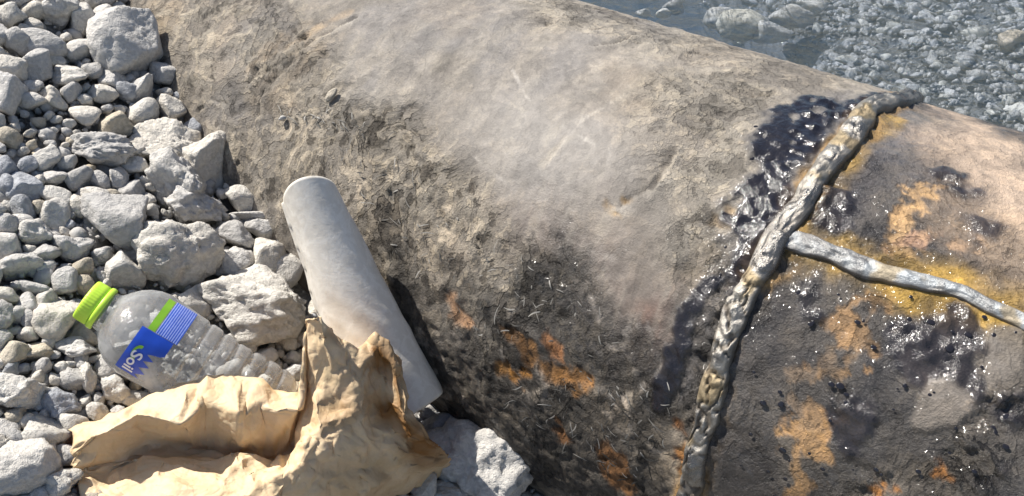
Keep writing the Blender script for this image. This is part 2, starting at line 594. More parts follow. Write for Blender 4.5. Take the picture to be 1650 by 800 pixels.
def pipe_surface(x, y):
    """relief (m), colour, roughness, grain for the pipe at s = x, arc = y"""
    h = np.zeros(x.shape)
    n_l = fbm2(x, y, 0.22, 4, 1); n_m = fbm2(x, y, 0.06, 4, 2); n_s = fbm2(x, y, 0.018, 4, 3); n_f = fbm2(x, y, 0.0065, 3, 4)
    left = smooth(-0.004, 0.012, x - ring_s(y))
    # --- left length: dried mud over the coating
    col = np.zeros((len(x), 3)) + np.array([0.275, 0.252, 0.222])
    col = lerp(col, (0.325, 0.30, 0.265), smooth(0.0, 0.7, n_m))
    col = lerp(col, (0.22, 0.20, 0.175), smooth(0.15, 0.8, -n_l) * 0.6)
    col = lerp(col, (0.20, 0.185, 0.16), smooth(0.2, 0.7, n_s) * 0.5)
    rough = np.full(x.shape, 0.8) + 0.08 * n_m
    grain = np.full(x.shape, 0.55)
    h += 0.0006 * n_s + 0.0004 * n_f
    warm = smooth(0.1, 0.6, fbm2(x, y, 0.11, 4, 121)); cool = smooth(0.1, 0.6, fbm2(x, y, 0.15, 4, 131))
    col = lerp(col, (0.31, 0.255, 0.19), warm * 0.5); col = lerp(col, (0.255, 0.25, 0.25), cool * 0.5)
    # rough caked mud, upper left and along the top
    mud = mask(x, y, [(180, -20), (470, -20), (560, 60), (600, 150), (700, 210), (820, 330), (900, 440), (820, 470), (640, 460), (430, 350), (300, 250), (180, 90)], 0.03, 0.03, 0.08, 3)
    mud = np.maximum(mud, 0.75 * mask(x, y, [(860, -10), (1010, 10), (1250, 80), (1420, 140), (1330, 150), (1150, 110), (1000, 70), (860, 40)], 0.025, 0.02, 0.06, 5))
    mud = np.maximum(mud, 0.9 * mask(x, y, [(1060, 130), (1220, 110), (1250, 170), (1190, 260), (1170, 380), (1110, 460), (1060, 420), (1080, 330), (1020, 320), (1040, 220)], 0.02, 0.02, 0.05, 6))
    plates = smooth(0.02, 0.22, n_m + 0.5 * n_s)
    h += mud * (0.0013 * plates + 0.0008 * fbm2(x, y, 0.012, 3, 12) * (0.4 + plates))
    rg = ridge2(x * 0.8, y, 0.05, 3, 14)
    crack = smooth(0.90, 0.97, ridge2(x + 0.01 * n_s, y + 0.01 * n_m, 0.075, 2, 31)) * mud
    h -= crack * 0.0035
    col = lerp(col, (0.36, 0.335, 0.29), mud * plates * 0.55)
    col = lerp(col, (0.16, 0.15, 0.135), crack * 0.75)
    grain = grain + mud * 0.5
    rough = rough + mud * 0.12
    # polished grey field in the middle
    pol = mask(x, y, [(760, 130), (900, 100), (1010, 170), (1030, 260), (930, 330), (850, 380), (760, 330), (700, 240)], 0.05, 0.03, 0.1, 8)
    pol2 = mask(x, y, [(850, 320), (1020, 340), (1090, 450), (1070, 600), (980, 600), (900, 470), (820, 420), (800, 340)], 0.03, 0.015, 0.05, 9)
    col = lerp(col, (0.27, 0.255, 0.24), pol * 0.6)
    col = lerp(col, (0.20, 0.17, 0.15), pol2 * 0.85)
    rough = rough - 0.27 * pol - 0.26 * pol2
    grain = grain * (1 - 0.6 * np.maximum(pol, pol2))
    h *= 1 - 0.5 * np.maximum(pol, pol2)[:]
    red = mask(x, y, [(1010, 480), (1080, 470), (1085, 560), (1040, 610), (1000, 570)], 0.015, 0.012, 0.03, 10)
    col = lerp(col, (0.22, 0.135, 0.105), red * 0.7)
    # scuffs and scratches
    for k, (pts, w, c, a) in enumerate([
            ([(824, 112), (838, 145), (852, 162)], 0.0012, (0.5, 0.47, 0.43), 0.8), ([(829, 118), (846, 158)], 0.0009, (0.5, 0.47, 0.43), 0.6),
            ([(925, 215), (880, 250), (868, 268)], 0.0022, (0.42, 0.38, 0.31), 0.6), ([(918, 205), (890, 248), (872, 272)], 0.001, (0.48, 0.43, 0.36), 0.7),
            ([(905, 205), (955, 232)], 0.0016, (0.55, 0.52, 0.47), 0.5), ([(1010, 150), (940, 190), (900, 235)], 0.0015, (0.56, 0.52, 0.46), 0.5),
            ([(700, 90), (650, 150)], 0.005, (0.5, 0.46, 0.4), 0.4), ([(990, 90), (930, 130)], 0.006, (0.5, 0.45, 0.38), 0.45),
            ([(560, 20), (470, 70), (400, 112)], 0.004, (0.47, 0.37, 0.26), 0.65), ([(490, 42), (420, 88)], 0.007, (0.45, 0.36, 0.26), 0.45),
            ([(760, 250), (820, 300)], 0.0014, (0.5, 0.47, 0.43), 0.5), ([(980, 235), (976, 262)], 0.0012, (0.5, 0.48, 0.45), 0.6),
            ([(800, 700), (900, 650)], 0.0014, (0.3, 0.29, 0.27), 0.5)]):
        s_ = lmask(x, y, pts, w, 0.6, w * 0.5, 0.01, 40 + k) * a * (0.65 + 0.5 * n_f)
        col = lerp(col, c, np.clip(s_, 0, 1)); h -= 0.0004 * s_
    # gouges
    for k, (pts, w, dp) in enumerate([
            ([(478, 92), (462, 110), (440, 130)], 0.004, 0.005), ([(408, 112), (404, 128), (400, 134)], 0.008, 0.007), ([(575, 30), (520, 60), (440, 105), (400, 135)], 0.003, 0.004),
            ([(430, 140), (418, 170), (420, 190)], 0.003, 0.004), ([(510, 240), (490, 280), (480, 300)], 0.004, 0.005), ([(655, 220), (680, 260), (700, 290), (690, 320), (705, 350)], 0.005, 0.006),
            ([(930, 42), (945, 48), (960, 46)], 0.0025, 0.003), ([(955, 72), (990, 68), (1020, 54)], 0.002, 0.003), ([(1085, 240), (1050, 300), (1000, 335)], 0.004, 0.004),
            ([(332, 160), (345, 165), (360, 170)], 0.003, 0.004), ([(640, 190), (670, 250)], 0.004, 0.005)]):
        g_ = lmask(x + 0.006 * n_m, y + 0.004 * n_s, pts, w * 0.42, 0.8, w * 0.5, 0.01, 60 + k)
        h -= dp * 0.3 * g_; col = lerp(col, (0.12, 0.11, 0.10), g_ * 0.8)
        rim = lmask(x + 0.003 + 0.006 * n_m, y + 0.003 + 0.004 * n_s, pts, w * 1.2, 0.9, w * 0.8, 0.012, 60 + k) * (1 - g_)
        h += 0.0010 * rim; col = lerp(col, (0.46, 0.43, 0.38), rim * 0.4)
    # torn, fibrous wrapping on the flank
    torn = mask(x, y, [(430, 190), (560, 180), (660, 190), (710, 290), (800, 380), (800, 440), (930, 450), (1010, 540), (1040, 600), (900, 640), (760, 560), (640, 480), (560, 350), (430, 330), (350, 240)], 0.02, 0.022, 0.05, 15)
    warp = 0.010 * fbm2(x, y, 0.03, 3, 77)
    fa, fb = rot2(x, y, 0.5)
    strands = ridge2(fa / 2.6 + warp, fb + warp, 0.011, 3, 18)
    v1, v2, vc = voronoi2(x + warp * 2, y * 0.75 + warp, 0.034, 21)
    slab = (vc - 0.5) * 0.0055 * smooth(0.02, 0.12, v2 - v1)
    fct = facet2(x + warp, y * 0.8 + warp, 0.026, 91) * 0.0042 + facet2(*rot2(x, y, 0.7), 0.012, 92) * 0.0028 + facet2(*rot2(x, y, 1.5), 0.006, 93) * 0.0013
    h += torn * (0.2 * slab + 0.18 * fct + 0.0004 * (strands - 0.55) + 0.0006 * n_s)
    lightf = smooth(0.25, 0.8, facet2(x + warp, y * 0.8 + warp, 0.03, 94)) * smooth(-0.2, 0.4, facet2(*rot2(x, y, 0.7), 0.010, 95))
    col = lerp(col, (0.42, 0.39, 0.34), torn * lightf * 0.25)
    darkf = smooth(0.3, 0.75, facet2(*rot2(x + warp, y, 0.4), 0.022, 96)) * smooth(-0.3, 0.3, facet2(*rot2(x, y, 1.1), 0.008, 97))
    col = lerp(col, (0.09, 0.082, 0.075), torn * darkf * 0.1)
    col = lerp(col, (0.30, 0.275, 0.24), torn * 0.7)
    streak = fbm2(x + 0.004 * n_m, y * 0.22, 0.012, 4, 111)
    col = lerp(col, (0.17, 0.155, 0.135), smooth(0.05, 0.6, streak) * 0.45 * smooth(0.35, 0.05, y - 0.06 * 0) )
    col = lerp(col, (0.38, 0.35, 0.30), smooth(0.1, 0.6, -streak) * 0.35)
    col = lerp(col, (0.42, 0.39, 0.34), torn * smooth(0.7, 0.92, strands) * 0.2)
    col = lerp(col, (0.15, 0.14, 0.125), torn * smooth(0.5, 0.2, strands) * 0.2)
    grain = grain + torn * 0.4
    # black tar and burnt wrapping, low on the flank towards the weld
    tarz = mask(x, y, [(760, 440), (920, 440), (960, 500), (1010, 560), (1080, 600), (1120, 480), (1165, 380), (1200, 470), (1160, 560), (1120, 700), (1100, 830), (800, 830), (660, 640), (560, 470), (640, 440), (700, 480)], 0.03, 0.035, 0.06, 22)
    tarz = np.maximum(tarz, mask(x, y, [(820, 600), (1120, 590), (1110, 840), (760, 840), (640, 620)], 0.04, 0.03, 0.05, 23))
    n_b = fbm2(x, y, 0.045, 6, 141, 0.68)
    burnt = tarz * smooth(-0.75, 0.05, n_b + 1.1 * (tarz - 0.75))
    col = lerp(col, (0.045, 0.042, 0.04), burnt * 0.86)
    flecks = tarz * smooth(0.28, 0.62, fbm2(x, y, 0.009, 3, 25)) * smooth(0.3, -0.3, fbm2(x, y, 0.1, 2, 26) - 0.1)
    col = lerp(col, (0.33, 0.30, 0.27), flecks * 0.75)
    h += tarz * (0.0013 * n_b + 0.0006 * fbm2(x, y, 0.010, 3, 24) + 0.0008 * (strands - 0.5) + 0.0009 * facet2(x + warp, y, 0.016, 98) + 0.0008 * facet2(*rot2(x, y, 0.9), 0.007, 99))
    rough = rough - 0.3 * tarz
    grain = grain + tarz * 0.5
    # bare rust where the wrapping is gone
    rust = np.zeros(x.shape)
    for k, (pts, c, a) in enumerate([
            ([(722, 482), (745, 484), (750, 512), (728, 520)], (0.42, 0.26, 0.16), 0.8), ([(815, 532), (838, 538), (860, 545), (858, 580), (836, 576), (820, 560)], (0.30, 0.155, 0.055), 0.82),
            ([(878, 545), (905, 552), (915, 590), (880, 580)], (0.35, 0.17, 0.08), 0.8), ([(872, 585), (905, 590), (940, 606), (932, 636), (905, 620), (874, 612)], (0.30, 0.155, 0.055), 0.82),
            ([(815, 596), (842, 606), (842, 620), (824, 612)], (0.46, 0.22, 0.05), 0.9), ([(800, 588), (812, 590), (810, 600), (798, 598)], (0.4, 0.2, 0.05), 0.7),
            ([(960, 720), (1000, 730), (1030, 780), (1010, 800), (975, 770)], (0.26, 0.125, 0.045), 0.75), ([(900, 680), (912, 700), (905, 712), (895, 695)], (0.3, 0.14, 0.05), 0.7),
            ([(1092, 690), (1112, 690), (1106, 760), (1088, 770)], (0.36, 0.15, 0.04), 0.85), ([(985, 335), (1005, 335), (1000, 352), (982, 350)], (0.4, 0.25, 0.09), 0.7),
            ([(1140, 340), (1165, 340), (1165, 370), (1142, 368)], (0.36, 0.26, 0.15), 0.55)]):
        r_ = mask(x, y, pts, 0.004, 0.009, 0.012, 200 + k) * a
        col = lerp(col, c, np.clip(r_ * (1 + 0.25 * n_f), 0, 1)); h -= 0.0015 * r_; rough = rough + 0.2 * r_; rust = np.maximum(rust, r_ * left)
    # glossy tar smear beside the weld and its thin run below
    smear = mask(x, y, [(1440, 152), (1370, 160), (1300, 160), (1235, 175), (1205, 230), (1195, 300), (1165, 330), (1155, 385), (1190, 410), (1190, 470), (1215, 470), (1240, 380), (1275, 300), (1330, 205), (1420, 165)], 0.005, 0.010, 0.02, 30)
    smear = smear * smooth(-0.9, -0.45, fbm2(x, y, 0.012, 3, 33) + 0.1)
    smear = np.maximum(smear, 0.9 * lmask(x, y, [(1180, 440), (1130, 470), (1105, 500), (1088, 550), (1075, 600), (1058, 650)], 0.0062, 0.35, 0.006, 0.02, 31))
    smear = np.maximum(smear, 0.95 * lmask(x, y, [(1400, 168), (1310, 205), (1262, 265), (1235, 320), (1212, 370), (1205, 430), (1200, 462)], 0.0105, 0.4, 0.007, 0.018, 36))
    smear *= left
    greyb = mask(x, y, [(1310, 160), (1400, 165), (1330, 230), (1280, 320), (1250, 390), (1190, 500), (1150, 590), (1130, 640), (1090, 620), (1120, 520), (1200, 440), (1240, 300)], 0.02, 0.015, 0.03, 34) * left
    col = lerp(col, (0.17, 0.165, 0.17), greyb * 0.75)
    h += greyb * 0.002 * n_f; grain = grain + greyb * 0.35
    col = lerp(col, (0.008, 0.008, 0.014), smear * 0.97)
    rough = rough * (1 - smear) + smear * 0.13
    h += smear * (0.0012 + 0.0003 * fbm2(x, y, 0.0075, 3, 35)); grain = grain * (1 - smear) + 0.30 * smear
    # --- right length
    cr = np.zeros((len(x), 3)) + np.array([0.074, 0.067, 0.062])
    cr = lerp(cr, (0.13, 0.115, 0.10), smooth(0, 0.7, n_m)); cr = lerp(cr, (0.045, 0.042, 0.042), smooth(0.0, 0.5, -n_m))
    hr = 0.0006 * n_s + 0.0005 * n_f; rr = np.full(x.shape, 0.30) + 0.1 * n_m; gr = np.full(x.shape, 0.75)
    tan = mask(x, y, [(1490, 165), (1660, 200), (1660, 400), (1600, 340), (1520, 270), (1490, 230)], 0.02, 0.025, 0.05, 50)
    tan2 = mask(x, y, [(1480, 230), (1520, 260), (1660, 390), (1660, 470), (1560, 400), (1480, 290)], 0.03, 0.03, 0.06, 51)
    cr = lerp(cr, (0.42, 0.325, 0.25), tan * 0.9); cr = lerp(cr, (0.27, 0.205, 0.15), tan2 * 0.7); rr = rr + 0.25 * tan
    dk = mask(x, y, [(1470, 160), (1500, 175), (1500, 240), (1440, 260), (1400, 300), (1370, 330), (1340, 290), (1400, 220)], 0.02, 0.02, 0.04, 52)
    cr = lerp(cr, (0.10, 0.092, 0.095), dk * 0.75)
    cr = lerp(cr, (0.035, 0.032, 0.032), mask(x, y, [(1230, 440), (1320, 430), (1330, 560), (1300, 640), (1270, 820), (1150, 820), (1170, 640)], 0.03, 0.025, 0.05, 53) * 0.7)
    cr = lerp(cr, (0.04, 0.037, 0.035), mask(x, y, [(1370, 650), (1660, 640), (1660, 830), (1340, 830), (1340, 720)], 0.04, 0.03, 0.05, 54) * 0.65)
    for k, (pts, c, a) in enumerate([
            ([(1450, 312), (1495, 302), (1522, 304), (1505, 345), (1470, 380), (1440, 400), (1430, 385), (1455, 340)], (0.44, 0.285, 0.145), 0.85), ([(1440, 380), (1490, 370), (1470, 398), (1435, 400)], (0.4, 0.25, 0.17), 0.7),
            ([(1375, 485), (1425, 490), (1412, 530), (1405, 562), (1375, 550), (1340, 545), (1350, 500)], (0.27, 0.165, 0.08), 0.8), ([(1305, 590), (1350, 585), (1375, 605), (1345, 650), (1330, 690), (1290, 695), (1300, 640)], (0.29, 0.175, 0.085), 0.85),
            ([(1270, 690), (1330, 690), (1320, 740), (1310, 810), (1270, 810), (1285, 750)], (0.36, 0.21, 0.085), 0.6), ([(1340, 540), (1300, 600), (1280, 690), (1320, 680), (1380, 560)], (0.24, 0.17, 0.11), 0.5),
            ([(1420, 778), (1435, 782), (1430, 795), (1416, 790)], (0.5, 0.2, 0.03), 0.8), ([(1525, 768), (1540, 770), (1535, 782), (1524, 780)], (0.5, 0.2, 0.03), 0.7),
            ([(1515, 370), (1560, 385), (1580, 405), (1540, 392)], (0.36, 0.24, 0.15), 0.6)]):
        r_ = mask(x, y, pts, 0.003, 0.014, 0.014, 300 + k) * a * smooth(-0.75, -0.25, n_s + 0.4 * n_f)
        cr = lerp(cr, c, np.clip(r_ * (0.9 + 0.35 * n_s), 0, 1)); rr = rr + 0.18 * r_; rust = np.maximum(rust, r_ * (1 - left))
    yel = lmask(x, y, SEAM_PX, 0.018, 0.55, 0.008, 0.02, 55)
    yel = np.maximum(yel, lmask(x, y, [(1350, 240), (1320, 300), (1290, 350), (1300, 385)], 0.016, 0.6, 0.008, 0.02, 56))
    yel = np.maximum(yel, 0.8 * lmask(x, y, [(1440, 190), (1385, 240), (1330, 320)], 0.01, 0.6, 0.006, 0.02, 57))
    cr = lerp(cr, (0.34, 0.215, 0.05), np.clip(yel * (0.75 + 0.5 * n_s), 0, 1)); rr = rr + 0.12 * yel
    blk = np.zeros(x.shape)
    for k, pts in enumerate([[(1470, 500), (1590, 500), (1600, 560), (1590, 640), (1570, 655), (1540, 620), (1500, 625), (1440, 600), (1420, 570), (1440, 525)],
                             [(1330, 300), (1400, 300), (1390, 340), (1350, 370), (1320, 350)], [(1545, 295), (1600, 300), (1590, 310), (1550, 306)], [(1575, 355), (1615, 365), (1605, 380), (1578, 370)],
                             [(1270, 430), (1310, 440), (1330, 520), (1290, 520), (1260, 480)], [(1340, 660), (1370, 640), (1400, 670), (1375, 720), (1350, 700)],
                             [(1590, 640), (1660, 630), (1660, 700), (1610, 680)], [(1500, 270), (1560, 285), (1555, 296), (1510, 284)], [(1600, 720), (1660, 720), (1660, 790), (1600, 780)]]):
        blk = np.maximum(blk, mask(x, y, pts, 0.006, 0.012, 0.02, 400 + k))
    cr = lerp(cr, (0.022, 0.02, 0.023), blk * 0.92); rr = rr * (1 - blk) + 0.15 * blk; gr = gr * (1 - 0.55 * blk)
    hr = hr + blk * (0.002 + 0.0015 * fbm2(x, y, 0.009, 3, 58))
    scab = mask(x, y, [(1380, 700), (1500, 690), (1600, 640), (1660, 600), (1660, 830), (1330, 830)], 0.02, 0.03, 0.04, 59)
    hr = hr + scab * (0.003 * smooth(0, 0.25, n_s + 0.3 * n_f) + 0.002 * fbm2(x, y, 0.012, 3, 60)); gr = gr + 0.3 * scab; rr = rr - 0.08 * scab
    flap = mask(x, y, [(1485, 640), (1505, 618), (1535, 618), (1560, 640), (1575, 662), (1540, 690), (1500, 700), (1475, 690)], 0.003, 0.002, 0.02, 61)
    flap = np.maximum(flap, mask(x, y, [(1590, 520), (1660, 525), (1660, 620), (1600, 630)], 0.004, 0.004, 0.02, 62))
    cr = lerp(cr, (0.165, 0.145, 0.125), flap * 0.9); rr = rr * (1 - flap) + 0.45 * flap; hr = hr * (1 - flap) + 0.002 * flap
    col = lerp(cr, (0, 0, 0), np.zeros(len(x))) * (1 - left)[:, None] + col * left[:, None]
    h = hr * (1 - left) + h * left; rough = rr * (1 - left) + rough * left; grain = gr * (1 - left) + grain * left
    col = col * (1 - left[:, None] * np.array([[0.25, 0.262, 0.265]]))
    # rust and heat tint right beside the bead
    dw = np.abs(x - ring_s(y)); side = smooth(0.022, 0.012, dw + 0.006 * n_s)
    col = lerp(col, (0.26, 0.16, 0.06), side * smooth(-0.2, 0.4, n_m + 0.4 * n_s) * 0.75 * (1 - left * np.clip(smear * 2, 0, 0.85)))
    col = lerp(col, (0.05, 0.045, 0.04), side * smooth(0.0, 0.5, -n_m) * 0.6)
    h += side * 0.0018 * n_f
    flake = np.clip(np.maximum(torn * 0.85, tarz * 0.95) * (1 - 0.75 * pol2) + mud * 0.45, 0, 1) * left * (1 - smear) + (1 - left) * np.clip(scab * 0.7 + 0.3 + 0.3 * blk - 0.5 * flap - 0.2 * tan, 0, 1)
    flake = np.clip(flake + 0.26 * (1 - smear * left) + 0.35 * rust, 0, 1)
    oil = left * np.clip(smear + 0.75 * tarz * smooth(0.0, 0.45, n_b + 0.4 * n_s) * (1 - rust) + 0.25 * greyb, 0, 1) + (1 - left) * np.clip(0.28 + blk + 0.75 * smooth(-0.15, 0.35, n_s + 0.5 * n_m) * (1 - 0.9 * tan) - 0.8 * flap, 0, 1)
    return h, np.clip(col, 0.004, 0.8), np.clip(rough, 0.08, 0.95), np.clip(grain, 0.05, 1), flake, oil


def axis_steps(fine_lo, fine_hi, step, lo, hi, grow=1.12):
    a = list(np.arange(fine_lo, fine_hi, step)); d = step
    while a[-1] < hi: d = min(d * grow, 0.08); a.append(min(a[-1] + d, hi))
    d = step
    while a[0] > lo: d = min(d * grow, 0.08); a.insert(0, max(a[0] - d, lo))
    return np.array(a)


STEP = 0.0019
arcs = axis_steps(math.radians(-40) * R, math.radians(135) * R, STEP, -AMAX * 0.9999, AMAX, 1.1)
pipe_root = empty('steel_pipe', tuple(PC - np.array([0, 0, R])))
tag(pipe_root, 'huge welded steel pipe smeared with mud and black tar, lying between gravel and water', 'pipe')
for name, ds, lab in (('pipe_length', axis_steps(0.0, 1.32, STEP, 0.0, 3.6), 'long length caked in dried grey mud'),
                      ('pipe_length', axis_steps(-0.46, 0.0 + STEP, STEP, -2.2, 0.0), 'right length dark with tar and orange rust')):
    if ds[-1] < 0.5: ds = ds[ds <= 0.0] if 0.0 in ds else np.append(ds[ds < -1e-4], 0.0)
    DS, AR = np.meshgrid(ds, arcs, indexing='ij')
    y = AR.ravel(); x = DS.ravel() + ring_s(y)
    eps = 0.0015 if ds[-1] > 0.5 else -0.0015
    h, col, rough, grain, flake, oil = pipe_surface(x + eps, y)
    vis = smooth(-0.62, -0.5, x) * smooth(1.9, 1.5, x)
    V = pipe_point(x, y) + 0
    a = y / R
    out = np.cos(a)[:, None] * NN + np.sin(a)[:, None] * np.array([0, 0, 1.0])
    V = V + out * (h + (0 if ds[-1] > 0.5 else -0.0012))[:, None]
    o = obj_np(name, V, grid_faces(len(ds), len(arcs)), M_PIPE, pipe_root, True, {'col': col, 'rough': rough, 'grain': grain, 'flake': flake, 'oil': oil}, PC)
    o['label'] = lab


def weld_bead(name, path_sa, half_w, height, seed, lab, tint, cell=0.014, ripple=0.011, scaly=lambda t: 1.0, shine=0.9):
    """a lumpy bead laid over the pipe along (s, arc) points"""
    P_ = np.array(path_sa, float)
    seg = np.concatenate([[0], np.cumsum(np.hypot(*np.diff(P_, axis=0).T))])
    L = seg[-1]; n = int(L / 0.0018)
    t = np.linspace(0, L, n)
    ps, pa = np.interp(t, seg, P_[:, 0]), np.interp(t, seg, P_[:, 1])
    k = np.ones(9) / 9
    psm = np.convolve(np.pad(ps, 4, 'edge'), k, 'valid'); pam = np.convolve(np.pad(pa, 4, 'edge'), k, 'valid')
    tx, ty = np.gradient(psm), np.gradient(pam); ln = np.hypot(tx, ty); tx, ty = tx / ln, ty / ln
    m_ = 34
    w = np.linspace(-1, 1, m_)
    T, W = np.meshgrid(t, w, indexing='ij')
    tt, ww = T.ravel(), W.ravel()
    wid = (half_w(t) * (1 + 0.16 * vnoise2(t / 0.02, t * 0, seed) + 0.06 * vnoise2(t / 0.007, t * 0, seed + 4)))
    wander = 0.0025 * vnoise2(t / 0.03, t * 0, seed + 5)
    wr = np.repeat(wid, m_)
    wx, wy = 0.0035 * fbm2(tt, ww * wr, 0.012, 3, seed + 9), 0.0035 * fbm2(tt, ww * wr, 0.012, 3, seed + 10)
    v1, v2, vc = voronoi2(tt * 0.8 + wx, ww * wr * 0.9 + wy, cell, seed + 1)
    ph = (tt + wx * 1.2) / ripple + 0.55 * ww ** 2
    rip = (ph % 1.0)
    rip = np.where(rip < 0.8, rip / 0.8, (1 - rip) / 0.2)
    prof = np.sqrt(np.clip(1 - ww ** 2, 0, 1)) ** 0.9
    low = np.repeat(np.array(scaly(t), float) + 0 * t, m_)
    lump = fbm2(tt, ww * wr * 0.7, 0.022, 3, seed + 12)
    gap = smooth(0.14, 0.0, v2 - v1) * low
    hh = height * prof * (0.86 + 0.24 * lump + 0.5 * low * (vc - 0.5) + (0.14 + 0.10 * low) * (rip - 0.5)) + 0.0008 * fbm2(tt, ww * wr, 0.005, 3, seed + 2) * prof
    hh = hh - 0.0030 * gap * prof - 0.004 * (1 - smooth(0, 0.12, 1 - np.abs(ww)))
    off = ww * wr + np.repeat(wander, m_)
    s_ = np.repeat(psm, m_) - np.repeat(ty, m_) * off
    a_ = np.repeat(pam, m_) + np.repeat(tx, m_) * off
    V = pipe_point(s_, a_)
    an = a_ / R
    V = V + (np.cos(an)[:, None] * NN + np.sin(an)[:, None] * np.array([0, 0, 1.0])) * (hh + 0.0005)[:, None]
    base = np.zeros((len(tt), 3)) + np.array(tint)
    nn = fbm2(tt, ww * wr, 0.02, 3, seed + 8)
    base = lerp(base, (0.34, 0.25, 0.12), smooth(0.1, 0.55, nn) * 0.65)
    base = lerp(base, (0.16, 0.155, 0.15), smooth(0.05, 0.5, -nn) * 0.7)
    base = lerp(base, (0.09, 0.065, 0.04), np.clip(gap * 0.7 + (1 - prof) * 0.8, 0, 1))
    metal = np.clip(shine * prof - 0.5 * gap, 0, 1)
    rgh = np.clip(0.40 + 0.22 * nn + 0.2 * gap, 0.25, 0.85)
    o = obj_np(name, V, grid_faces(n, m_), M_WELD, pipe_root, True, {'col': np.clip(base, 0, 1), 'rough': rgh, 'grain': np.full(len(tt), 0.6), 'metal': metal}, PC)
    o['label'] = lab
    return o


full_arc = np.concatenate([np.linspace(-AMAX * 0.98, ra[0] - 0.01, 20), np.linspace(ra[0], ra[-1], 80), np.linspace(ra[-1] + 0.01, AMAX * 0.98, 20)])
ring_path = np.stack([ring_s(full_arc), full_arc], 1)


def ring_w(t):
    arc = np.interp(t, np.linspace(0, t[-1], 120), np.linspace(-AMAX * 0.98, AMAX * 0.98, 120))
    lo = pipe_hit(1116, 791)[1]; mid = pipe_hit(1249, 389)[1]
    return 0.0165 - 0.0065 * smooth(lo + 0.05, mid + 0.02, arc) - 0.001 * np.sin(arc * 30)


weld_bead('girth_weld', ring_path[::-1] * 1.0, lambda t: 0.86 * ring_w(t[-1] - t), 0.0070, 500, 'lumpy silver and straw coloured weld bead round the pipe', (0.33, 0.31, 0.275), 0.015, 0.012, lambda t: 0.35 + 0.65 * smooth(pipe_hit(1230, 430)[1] + 0.02, pipe_hit(1180, 520)[1], np.interp(t, [0, t[-1]], [AMAX * 0.98, -AMAX * 0.98])))
seam = sa([(1250, 381)] + SEAM_PX)
dsl, dal = seam[-1][0] - seam[3][0], seam[-1][1] - seam[3][1]
seam += [(seam[-1][0] + dsl * k, seam[-1][1] + dal * k) for k in (0.5, 1.5, 3, 5)]
weld_bead('seam_weld', seam, lambda t: 0.0068 + 0.001 * np.sin(t * 37) + t * 0, 0.0042, 540, 'thinner pale grey weld bead running off the first', (0.34, 0.36, 0.37), 0.02, 0.014, lambda t: 0.25, 0.45)

# beads of tar on the lower right and the tar smear
rng = np.random.default_rng(11)
V1, F1 = ICO[3]
drops_me = mesh_np('tar_droplet', V1 * np.array([1, 1, 0.22]), F1, M_TAR)
drop_px = [(1372, 656), (1382, 520), (1364, 650), (1260, 650), (1258, 653), (1310, 520), (1306, 523), (1458, 622), (1505, 633), (1530, 562), (1535, 535), (1582, 592), (1625, 636), (1238, 760), (1195, 750),
           (1375, 757), (1412, 757), (1420, 765), (1272, 742), (1326, 756), (1540, 690), (1600, 690), (1440, 660), (1338, 678), (1287, 472), (1215, 600), (1222, 560), (1340, 620), (1500, 520), (1465, 515),
           (1560, 540), (1580, 620), (1250, 800), (1210, 700), (1230, 650), (1480, 760), (1530, 730), (1570, 760), (1620, 720), (1640, 660)]
for k in range(24):
    drop_px.append((rng.uniform(1200, 1645), rng.uniform(470, 795)))
for k in range(50):
    t_ = rng.uniform(0, 1); drop_px.append((1170 + 90 * t_ + rng.normal(0, 16), 470 - 270 * t_ + rng.normal(0, 12)))
for (dx, dy) in drop_px:
    s_, a_, X, t = pipe_hit(dx, dy)
    if abs(s_ - float(ring_s(a_))) < 0.024: continue
    o = bpy.data.objects.new('tar_droplet', drops_me)
    an = a_ / R
    out = Vector(np.cos(an) * NN + np.sin(an) * np.array([0, 0, 1.0]))
    COL.objects.link(o); o.parent = pipe_root; o.matrix_parent_inverse = Matrix.Translation(-Vector(pipe_root.location))
    o.location = Vector(X) + out * 0.0008
    o.rotation_euler = out.to_track_quat('Z', 'Y').to_euler()
    r_ = float(np.clip(rng.lognormal(math.log(0.0012), 0.4), 0.0006, 0.0026))
    o.scale = (r_ * rng.uniform(0.9, 1.6), r_, r_)

